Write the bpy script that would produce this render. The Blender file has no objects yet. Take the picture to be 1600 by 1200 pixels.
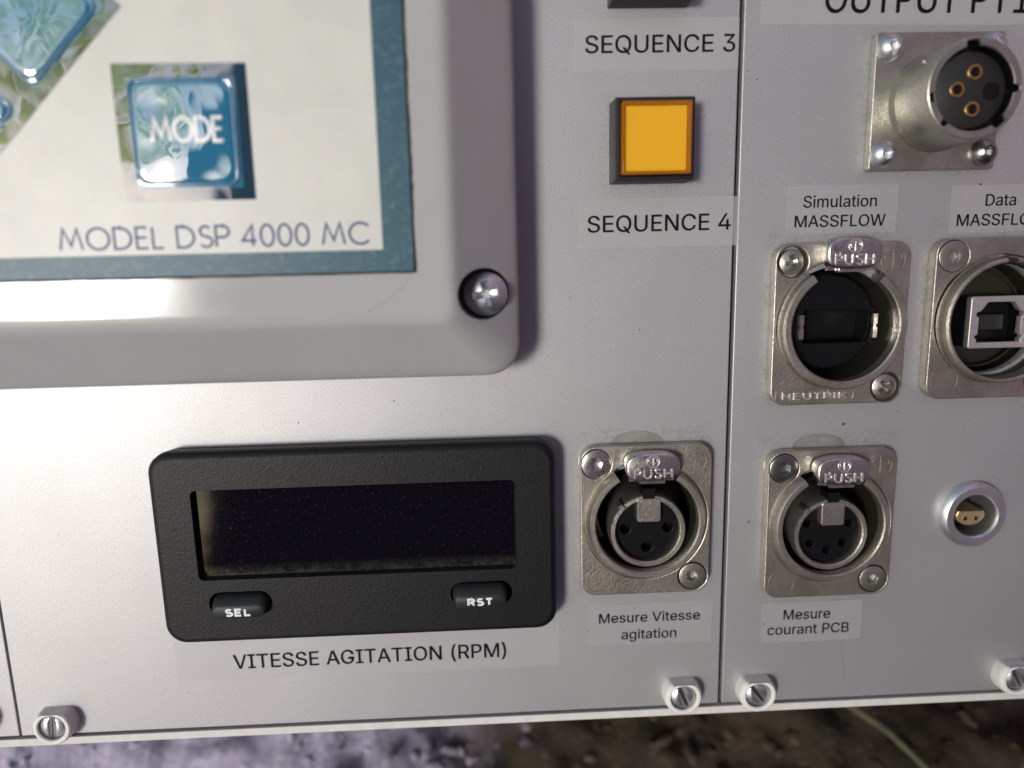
import bpy, math, random
import json
from mathutils import Vector, Matrix, noise

MM = 0.001
C = bpy.context.scene.collection
scene = bpy.context.scene
R = math.radians

# ---------------------------------------------------------------- camera, world, sun
LEAN = R(25.0)                       # the rack leans back by this much
Z0 = 0.150                           # height of the panel-frame origin over the ground
PF = Matrix(((1, 0, 0, 0), (0, math.sin(LEAN), -math.cos(LEAN), 0), (0, math.cos(LEAN), math.sin(LEAN), Z0), (0, 0, 0, 1)))
cam_d = bpy.data.cameras.new('camera')
cam = bpy.data.objects.new('camera', cam_d)
C.objects.link(cam)
RX = Matrix.Rotation(-0.179574, 4, 'X') @ Matrix.Rotation(-0.036965, 4, 'Y') @ Matrix.Rotation(-0.030019, 4, 'Z')
cam.matrix_world = PF @ Matrix.Translation((0, 0, 134.717 * MM)) @ RX
cam_d.sensor_width = 36.0
cam_d.lens = 1103.838 / 1600 * 36
cam_d.clip_start = 0.005
cam_d.clip_end = 500
cam_d.dof.use_dof = True
focus_pt = PF @ Vector((45 * MM, -25 * MM, 1.5 * MM))
cam_d.dof.focus_distance = abs((cam.matrix_world.inverted() @ focus_pt).z)
cam_d.dof.aperture_fstop = 7.0
scene.camera = cam

SUN = Vector((-0.485, -0.80, 0.355)).normalized()      # direction towards the sun, world axes
world = bpy.data.worlds.new('World')
scene.world = world
world.use_nodes = True
wt = world.node_tree
bg = wt.nodes['Background']
sky = wt.nodes.new('ShaderNodeTexSky')
sky.sky_type = 'NISHITA'
sky.sun_disc = False
sky.sun_elevation = math.asin(SUN.z)
sky.sun_rotation = math.atan2(SUN.x, SUN.y)
wt.links.new(sky.outputs[0], bg.inputs[0])
bg.inputs[1].default_value = 0.15
sl = bpy.data.lights.new('sun', 'SUN')
sl.energy = 2.0
sl.angle = R(12)
sl.color = (1.0, 0.988, 0.98)
so = bpy.data.objects.new('sun', sl)
so.rotation_euler = SUN.to_track_quat('Z', 'Y').to_euler()
so.location = SUN * 5
C.objects.link(so)
scene.view_settings.view_transform = 'Standard'
scene.view_settings.look = 'None'
scene.view_settings.exposure = 0.12
scene.view_settings.gamma = 1.0
scene.cycles.max_bounces = 8
scene.cycles.caustics_reflective = False
scene.cycles.caustics_refractive = False

# ---------------------------------------------------------------- materials
class N:
    """tiny node helper"""
    def __init__(s, name):
        s.m = bpy.data.materials.new(name)
        s.m.use_nodes = True
        s.t = s.m.node_tree
        s.b = s.t.nodes['Principled BSDF']
        s.o = s.t.nodes['Material Output']
        s.tc = s.t.nodes.new('ShaderNodeTexCoord')
    def n(s, kind, **kw):
        x = s.t.nodes.new(kind)
        for k, v in kw.items():
            setattr(x, k, v)
        return x
    def l(s, a, b):
        s.t.links.new(a, b)
    def noise(s, scale, detail=4, rough=0.6, vec=None, dist=0.0):
        x = s.n('ShaderNodeTexNoise')
        x.inputs['Scale'].default_value = scale
        x.inputs['Detail'].default_value = detail
        x.inputs['Roughness'].default_value = rough
        x.inputs['Distortion'].default_value = dist
        s.l(vec or s.tc.outputs['Object'], x.inputs['Vector'])
        return x.outputs['Fac']
    def stretch(s, sx, sy, sz):
        m = s.n('ShaderNodeMapping')
        m.inputs['Scale'].default_value = (sx, sy, sz)
        s.l(s.tc.outputs['Object'], m.inputs['Vector'])
        return m.outputs[0]
    def ramp(s, fac, stops):
        r = s.n('ShaderNodeValToRGB')
        e = r.color_ramp.elements
        while len(e) < len(stops):
            e.new(0.5)
        for i, (p, c) in enumerate(stops):
            e[i].position = p
            e[i].color = (c, c, c, 1) if not isinstance(c, tuple) else (*c, 1)
        s.l(fac, r.inputs[0])
        return r.outputs[0]
    def math(s, op, a, b=None, c=None, clamp=False):
        x = s.n('ShaderNodeMath', operation=op, use_clamp=clamp)
        for i, v in enumerate((a, b, c)):
            if v is None:
                continue
            if isinstance(v, (int, float)):
                x.inputs[i].default_value = v
            else:
                s.l(v, x.inputs[i])
        return x.outputs[0]
    def mix(s, fac, a, b):
        x = s.n('ShaderNodeMix', data_type='RGBA')
        for i, v in ((0, fac), (6, a), (7, b)):
            if isinstance(v, (int, float)):
                x.inputs[i].default_value = v
            elif isinstance(v, tuple):
                x.inputs[i].default_value = (*v, 1)
            else:
                s.l(v, x.inputs[i])
        return x.outputs[2]
    def bump(s, h, dist, strength=1.0, prev=None):
        x = s.n('ShaderNodeBump')
        x.inputs['Distance'].default_value = dist
        x.inputs['Strength'].default_value = strength
        s.l(h, x.inputs['Height'])
        if prev is not None:
            s.l(prev, x.inputs['Normal'])
        s.l(x.outputs[0], s.b.inputs['Normal'])
        return x.outputs[0]
    def set(s, **kw):
        for k, v in kw.items():
            i = s.b.inputs[k.replace('_', ' ')]
            if isinstance(v, tuple):
                i.default_value = (*v, 1)
            elif isinstance(v, (int, float)):
                i.default_value = v
            else:
                s.l(v, i)
        return s

M = {}
def simple(name, col, rough=0.5, metal=0.0, grain=None, var=0.0, **kw):
    k = N(name)
    k.set(Roughness=rough, Metallic=metal)
    if var:
        f = k.ramp(k.noise(350, 5), [(0.3, 1 - var), (0.7, 1 + var)])
        mx = k.n('ShaderNodeMix', data_type='RGBA', blend_type='MULTIPLY')
        mx.inputs[0].default_value = 1
        mx.inputs[6].default_value = (*col, 1)
        k.l(f, mx.inputs[7])
        k.set(Base_Color=mx.outputs[2])
    else:
        k.set(Base_Color=col)
    if grain:
        k.bump(k.noise(grain[0], 3, 0.6), grain[1] * MM)
    for a, v in kw.items():
        k.b.inputs[a.replace('_', ' ')].default_value = v
    M[name] = k.m
    return k.m

def panel_material():
    k = N('satin_aluminium')
    p = k.tc.outputs['Object']
    # grime that has settled round the connector flanges
    boxes = [(31.0, -51.0, 13.2, 16.5), (68.5, -53.2, 13.2, 16.5), (68.0, -13.0, 13.2, 16.6), (98.8, -12.6, 13.2, 16.6), (83.7, 26.0, 12.2, 12.2), (31.0, 20.0, 7.0, 7.5)]
    grime = None
    for cx, cy, hw, hh in boxes:
        s = k.n('ShaderNodeVectorMath', operation='SUBTRACT')
        k.l(p, s.inputs[0]); s.inputs[1].default_value = (cx * MM, cy * MM, 0)
        a = k.n('ShaderNodeVectorMath', operation='ABSOLUTE'); k.l(s.outputs[0], a.inputs[0])
        d = k.n('ShaderNodeVectorMath', operation='SUBTRACT'); k.l(a.outputs[0], d.inputs[0]); d.inputs[1].default_value = (hw * MM, hh * MM, 0)
        mx = k.n('ShaderNodeVectorMath', operation='MAXIMUM'); k.l(d.outputs[0], mx.inputs[0]); mx.inputs[1].default_value = (0, 0, -1)
        m2 = k.n('ShaderNodeVectorMath', operation='MULTIPLY'); k.l(mx.outputs[0], m2.inputs[0]); m2.inputs[1].default_value = (1, 1, 0)
        ln = k.n('ShaderNodeVectorMath', operation='LENGTH'); k.l(m2.outputs[0], ln.inputs[0])
        g = k.math('MULTIPLY_ADD', ln.outputs['Value'], -1 / (2.2 * MM), 1.0, clamp=True)
        grime = g if grime is None else k.math('MAXIMUM', grime, g)
    grime = k.math('MULTIPLY', k.math('POWER', grime, 1.6), k.ramp(k.noise(900, 6, 0.75), [(0.42, 0.0), (0.72, 0.60)]))
    grime = k.math('MULTIPLY', grime, k.ramp(k.noise(160, 3), [(0.40, 0.15), (0.62, 1.0)]))
    brush = k.noise(1.0, 3, 0.6, k.stretch(120, 5200, 60))
    cloud = k.noise(28, 4, 0.55)
    base = k.mix(k.ramp(cloud, [(0.35, 0.0), (0.65, 1.0)]), (0.470, 0.464, 0.470), (0.510, 0.505, 0.512))
    grainy = k.noise(3300, 2, 0.5)
    base = k.mix(k.ramp(grainy, [(0.32, 0.55), (0.6, 0.0)]), base, (0.33, 0.32, 0.33))
    hair = k.n('ShaderNodeTexVoronoi', feature='DISTANCE_TO_EDGE'); hair.inputs['Scale'].default_value = 22
    k.l(k.stretch(1, .45, .3), hair.inputs['Vector'])
    hairs = k.math('MULTIPLY', k.math('LESS_THAN', hair.outputs['Distance'], 0.0022), k.ramp(k.noise(30, 3), [(0.60, 0.0), (0.66, 0.45)]))
    base = k.mix(hairs, base, (0.22, 0.21, 0.21))
    base = k.mix(grime, base, (0.060, 0.060, 0.030))
    # black specks of dust
    v = k.n('ShaderNodeTexVoronoi', feature='F1'); v.inputs['Scale'].default_value = 260
    k.l(p, v.inputs['Vector'])
    spot = k.math('LESS_THAN', v.outputs['Distance'], k.math('MULTIPLY', k.ramp(k.noise(70, 2), [(0.42, 0.0), (0.7, 0.14)]), k.ramp(v.outputs['Color'], [(0.55, 0.0), (1.0, 1.0)])))
    v2 = k.n('ShaderNodeTexVoronoi', feature='F1'); v2.inputs['Scale'].default_value = 620
    k.l(p, v2.inputs['Vector'])
    spot2 = k.math('LESS_THAN', v2.outputs['Distance'], k.math('MULTIPLY', k.ramp(k.noise(45, 3), [(0.42, 0.0), (0.75, 0.17)]), k.ramp(v2.outputs['Color'], [(0.5, 0.0), (1.0, 1.0)])))
    base = k.mix(k.math('MAXIMUM', spot, spot2), base, (0.05, 0.045, 0.05))
    rough = k.math('ADD', k.math('MULTIPLY', brush, 0.10), k.math('MULTIPLY_ADD', grime, 0.20, 0.47))
    k.set(Base_Color=base, Metallic=k.math('MULTIPLY_ADD', grime, -0.2, 0.62), Roughness=rough)
    b = k.bump(grainy, 0.014 * MM, 0.9)
    k.bump(brush, 0.004 * MM, 0.6, b)
    M['panel'] = k.m
panel_material()

def cast_material(name, c1, c2, rough, metal=0.9, grain=1700, depth=0.03):
    k = N(name)
    n1 = k.noise(grain, 4, 0.7)
    n2 = k.noise(160, 4, 0.6)
    base = k.mix(k.ramp(n2, [(0.35, 0.0), (0.68, 1.0)]), c1, c2)
    base = k.mix(k.ramp(n1, [(0.30, 0.45), (0.5, 0.0)]), base, tuple(x * 0.45 for x in c1))
    k.set(Base_Color=base, Metallic=metal, Roughness=k.ramp(n1, [(0.3, rough + 0.12), (0.7, rough - 0.06)]))
    k.bump(n1, depth * MM, 0.9)
    M[name] = k.m
cast_material('cast_nickel', (0.38, 0.345, 0.295), (0.54, 0.495, 0.43), 0.36, grain=1900, depth=0.10)
cast_material('dull_nickel', (0.37, 0.355, 0.31), (0.52, 0.50, 0.44), 0.34, grain=1900, depth=0.05)
cast_material('bright_nickel', (0.58, 0.55, 0.53), (0.70, 0.67, 0.65), 0.27, metal=1.0, grain=900, depth=0.004)
cast_material('raised_nickel', (0.74, 0.71, 0.68), (0.80, 0.77, 0.74), 0.38, metal=0.85, grain=900, depth=0.004)
cast_material('zinc', (0.60, 0.62, 0.64), (0.74, 0.75, 0.77), 0.36, metal=1.0, grain=1200, depth=0.006)
cast_material('turned_aluminium', (0.60, 0.59, 0.61), (0.68, 0.67, 0.69), 0.33, metal=0.9, grain=2200, depth=0.006)
simple('rail_white', (0.66, 0.64, 0.61), 0.42, 0.0, (1500, 0.01), 0.06)
simple('case_grey', (0.16, 0.16, 0.17), 0.6, 0.0, (900, 0.03))
simple('socket_black', (0.0045, 0.0045, 0.005), 0.45, 0.0, (1500, 0.01), Specular_IOR_Level=0.22)
simple('socket_dark_olive', (0.030, 0.028, 0.018), 0.45, 0.3, (1200, 0.01))
simple('steel_dark', (0.30, 0.29, 0.28), 0.32, 1.0, (1000, 0.006))
simple('gold', (0.78, 0.50, 0.18), 0.25, 1.0)
simple('dull_brass', (0.46, 0.36, 0.20), 0.42, 0.6, (1500, 0.008))
simple('nylon_white', (0.78, 0.76, 0.71), 0.48, 0.0, (700, 0.02), 0.05)
simple('button_frame_black', (0.013, 0.014, 0.015), 0.45, 0.0, (1300, 0.012), 0.25, Specular_IOR_Level=0.35)
simple('amber_plate', (0.88, 0.49, 0.011), 0.5, 0.0, (900, 0.004), 0.03)
simple('tongue_black', (0.016, 0.016, 0.014), 0.5)
simple('scratch_grey', (0.24, 0.22, 0.19), 0.6)
simple('amber_dark', (0.30, 0.095, 0.008), 0.12, 0.0, Coat_Weight=0.5)
simple('print_black', (0.004, 0.004, 0.005), 0.6, Specular_IOR_Level=0.15)
simple('print_blue', (0.035, 0.048, 0.160), 0.5)
simple('print_white', (0.75, 0.76, 0.76), 0.5)
simple('adhesive_brown', (0.035, 0.018, 0.012), 0.8, 0, (1500, 0.03), 0.3)
simple('stain', (0.30, 0.30, 0.27), 0.55, 0.55, (900, 0.01), 0.2)

k = N('amber_lens')
k.set(Base_Color=(0.60, 0.24, 0.01), Roughness=0.07, IOR=1.49)
k.b.inputs['Alpha'].default_value = 0.16
M['amber_lens'] = k.m

k = N('clear_tape')
k.set(Base_Color=k.mix(k.ramp(k.noise(160, 5, 0.7), [(0.3, 0.0), (0.75, 1.0)]), (0.82, 0.815, 0.80), (0.85, 0.845, 0.83)), Roughness=k.ramp(k.noise(240, 4), [(0.3, 0.36), (0.7, 0.42)]))
k.b.inputs['Alpha'].default_value = 0.16
k.b.inputs['Metallic'].default_value = 0.25
k.bump(k.noise(420, 4, 0.6), 0.010 * MM, 0.7)
M['clear_tape'] = k.m
k = N('glossy_tape')
k.set(Base_Color=(0.76, 0.75, 0.76), Roughness=k.ramp(k.noise(200, 4), [(0.3, 0.10), (0.7, 0.22)]))
k.b.inputs['Alpha'].default_value = 0.16
k.b.inputs['Metallic'].default_value = 0.2
k.bump(k.noise(130, 3, 0.6), 0.03 * MM, 0.9)
M['glossy_tape'] = k.m

# moulded enclosure, glossy warm grey with hairline scratches
k = N('enclosure_plastic')
base = k.mix(k.ramp(k.noise(30, 4), [(0.3, 0.0), (0.7, 1.0)]), (0.395, 0.398, 0.392), (0.430, 0.432, 0.424))
k.set(Base_Color=base, Roughness=k.ramp(k.noise(90, 5, 0.7), [(0.3, 0.09), (0.75, 0.16)]))
k.b.inputs['Specular IOR Level'].default_value = 0.42
b1 = k.bump(k.noise(14, 2, 0.4), 0.05 * MM, 0.8)
k.bump(k.noise(3000, 2), 0.0015 * MM, 0.6, b1)
M['enclosure'] = k.m

def film(name, col, rough, grain=1300, depth=0.02, spec=0.5, speck=None):
    k = N(name)
    n = k.noise(grain, 3, 0.6)
    base = k.mix(k.ramp(k.noise(110, 5, 0.7), [(0.3, 0.0), (0.7, 1.0)]), tuple(x * 0.93 for x in col), tuple(x * 1.04 for x in col))
    if speck:
        base = k.mix(k.ramp(k.noise(grain * 0.8, 3, 0.7), [(0.52, 0.0), (0.72, speck)]), base, (0.25, 0.27, 0.26))
    k.set(Base_Color=base, Roughness=rough)
    k.b.inputs['Specular IOR Level'].default_value = spec
    k.bump(n, depth * MM, 0.8)
    M[name] = k.m
film('overlay_cream', (0.60, 0.60, 0.555), 0.42, 900, 0.022)
film('overlay_teal', (0.016, 0.082, 0.120), 0.45, 1100, 0.03, 0.5, 0.30)

def mirror_film(name, col, under=0.35):
    """clear varnished key: coloured print below a hard mirror-like coat"""
    k = N(name)
    k.set(Base_Color=col, Roughness=0.6)
    k.b.inputs['Specular IOR Level'].default_value = 0.1
    k.b.inputs['Coat Weight'].default_value = 1.0
    k.b.inputs['Coat IOR'].default_value = 3.2
    k.b.inputs['Coat Roughness'].default_value = 0.03
    w = k.n('ShaderNodeBump'); w.inputs['Distance'].default_value = 0.12 * MM; w.inputs['Strength'].default_value = 1.0
    k.l(k.noise(90, 1.5, 0.4, dist=1.0), w.inputs['Height'])
    k.l(w.outputs[0], k.b.inputs['Coat Normal'])
    M[name] = k.m
mirror_film('key_blue', (0.010, 0.190, 0.34))
mirror_film('key_navy', (0.004, 0.040, 0.075))
mirror_film('key_letter', (0.72, 0.74, 0.74))
mirror_film('key_rim', (0.008, 0.130, 0.270))

# textured black meter housing
k = N('meter_black')
v = k.n('ShaderNodeTexVoronoi', feature='SMOOTH_F1'); v.inputs['Scale'].default_value = 2100
k.l(k.tc.outputs['Object'], v.inputs['Vector'])
n1 = k.noise(2600, 3, 0.7)
h = k.math('ADD', v.outputs['Distance'], n1)
k.set(Base_Color=k.mix(k.ramp(n1, [(0.55, 0.0), (0.8, 0.5)]), (0.004, 0.0045, 0.005), (0.014, 0.015, 0.017)), Roughness=0.50)
k.b.inputs['Specular IOR Level'].default_value = 0.32
k.bump(h, 0.04 * MM, 0.8)
M['meter_black'] = k.m
simple('key_rubber', (0.014, 0.018, 0.019), 0.5, 0, (1200, 0.01), Specular_IOR_Level=0.35)
k = N('display_glass')
dust = k.ramp(k.noise(1500, 4, 0.8), [(0.60, 0.0), (0.72, 0.7)])
sx = k.n('ShaderNodeSeparateXYZ'); k.l(k.tc.outputs['Object'], sx.inputs[0])
low = k.math('MULTIPLY_ADD', sx.outputs[1], -1 / (4.0 * MM), -0.85, clamp=True)     # more dust has gathered along the lower edge
low = k.math('MULTIPLY', low, k.ramp(k.noise(500, 5, 0.8), [(0.35, 0.0), (0.7, 0.5)]))
dust = k.math('MAXIMUM', k.math('MULTIPLY', dust, 0.4), low)
k.set(Base_Color=k.mix(dust, (0.0035, 0.003, 0.006), (0.16, 0.16, 0.12)), Roughness=k.math('MULTIPLY_ADD', dust, 0.6, 0.05))
M['display_glass'] = k.m

# ---------------------------------------------------------------- mesh helpers (all coordinates in mm)
def finish(name, verts, faces, mat, parent=None, smooth=35, M4=None):
    me = bpy.data.meshes.new(name)
    me.from_pydata([(x * MM, y * MM, z * MM) for x, y, z in verts], [], faces)
    me.materials.append(M[mat] if isinstance(mat, str) else mat)
    if smooth:
        for p in me.polygons:
            p.use_smooth = True
        me.set_sharp_from_angle(angle=R(smooth))
    me.update()
    return link(name, me, parent)

def link(name, me, parent=None):
    o = bpy.data.objects.new(name, me)
    C.objects.link(o)
    if parent is not None:
        o.parent = parent
    return o

def tag(o, label=None, cat=None, group=None, kind=None):
    for k_, v_ in (('label', label), ('category', cat), ('group', group), ('kind', kind)):
        if v_:
            o[k_] = v_
    return o

def place(o, x, y, h=0.0, rot=0.0):
    o.matrix_world = PF @ Matrix.Translation((x * MM, y * MM, h * MM)) @ Matrix.Rotation(R(rot), 4, 'Z')

def thing(name, x, y, label, cat, group=None, h=0.0, rot=0.0):
    o = bpy.data.objects.new(name, None)
    o.empty_display_size = 0.005
    C.objects.link(o)
    place(o, x, y, h, rot)
    return tag(o, label, cat, group)

class G:
    def __init__(s):
        s.v = []; s.f = []
    def loft(s, loops, cap0=False, cap1=False, closed=True):
        base = len(s.v)
        n = len(loops[0])
        for L in loops:
            s.v += [tuple(p) for p in L]
        for i in range(len(loops) - 1):
            for j in range(n if closed else n - 1):
                a = base + i * n + j; b = base + i * n + (j + 1) % n
                s.f.append((a, b, b + n, a + n))
        if cap0:
            s.f.append(tuple(base + j for j in reversed(range(n))))
        if cap1:
            s.f.append(tuple(base + (len(loops) - 1) * n + j for j in range(n)))
        return s
    def box(s, x0, x1, y0, y1, z0, z1):
        return s.loft([[(x0, y0, z), (x1, y0, z), (x1, y1, z), (x0, y1, z)] for z in (z0, z1)], True, True)
    def tube(s, pts, r, n=8):
        loops = []
        for i, p in enumerate(pts):
            p = Vector(p)
            d = (Vector(pts[min(i + 1, len(pts) - 1)]) - Vector(pts[max(i - 1, 0)])).normalized()
            u = d.orthogonal().normalized() if i == 0 else (u - d * u.dot(d)).normalized()
            w = d.cross(u)
            rr = r[i] if isinstance(r, (list, tuple)) else r
            loops.append([p + (u * math.cos(t) + w * math.sin(t)) * rr for t in [2 * math.pi * q / n for q in range(n)]])
        return s.loft(loops, True, True)
    def build(s, name, mat, parent=None, smooth=35):
        return finish(name, s.v, s.f, mat, parent, smooth)

def circ(r, z=0.0, n=64, cx=0.0, cy=0.0, a0=0.0):
    return [(cx + r * math.cos(a0 + 2 * math.pi * i / n), cy + r * math.sin(a0 + 2 * math.pi * i / n), z) for i in range(n)]

def rrect(w, h, r, z=0.0, cx=0.0, cy=0.0, k=8):
    out = []
    for qx, qy, a in ((1, 1, 0), (-1, 1, 90), (-1, -1, 180), (1, -1, 270)):
        for i in range(k + 1):
            t = R(a + 90 * i / k)
            out.append((cx + qx * (w / 2 - r) + r * math.cos(t), cy + qy * (h / 2 - r) + r * math.sin(t), z))
    return out

def superell(w, h, e, z=0.0, cx=0.0, cy=0.0, n=64):
    out = []
    for i in range(n):
        t = 2 * math.pi * i / n
        c_, s_ = math.cos(t), math.sin(t)
        out.append((cx + w / 2 * math.copysign(abs(c_) ** (2 / e), c_), cy + h / 2 * math.copysign(abs(s_) ** (2 / e), s_), z))
    return out

def plate(name, outlines, z0, z1, mat, parent=None, bevel=0.0, smooth=30):
    """a sheet with holes: flat outlines (even-odd) filled and given thickness and chamfered edges"""
    cu = bpy.data.curves.new(name, 'CURVE')
    cu.dimensions = '2D'
    cu.fill_mode = 'BOTH'
    for L in outlines:
        sp = cu.splines.new('POLY')
        sp.points.add(len(L) - 1)
        for q, p in zip(sp.points, L):
            q.co = (p[0], p[1], 0, 1)
        sp.use_cyclic_u = True
    th = (z1 - z0) / 2
    if th > 0:
        cu.extrude = th - bevel
        cu.bevel_depth = bevel
        cu.bevel_resolution = 1
        cu.offset = -bevel
    else:
        cu.fill_mode = 'FRONT'
        cu.offset = bevel
    o = bpy.data.objects.new(name, cu)
    me = bpy.data.meshes.new_from_object(o)
    bpy.data.objects.remove(o)
    bpy.data.curves.remove(cu)
    mid = (z0 + z1) / 2
    for v_ in me.vertices:
        v_.co = Vector((v_.co.x, v_.co.y, v_.co.z + mid)) * MM
    me.materials.clear()
    me.materials.append(M[mat] if isinstance(mat, str) else mat)
    me.name = name
    if smooth:
        for p in me.polygons:
            p.use_smooth = True
        me.set_sharp_from_angle(angle=R(smooth))
    return link(name, me, parent)

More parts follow.
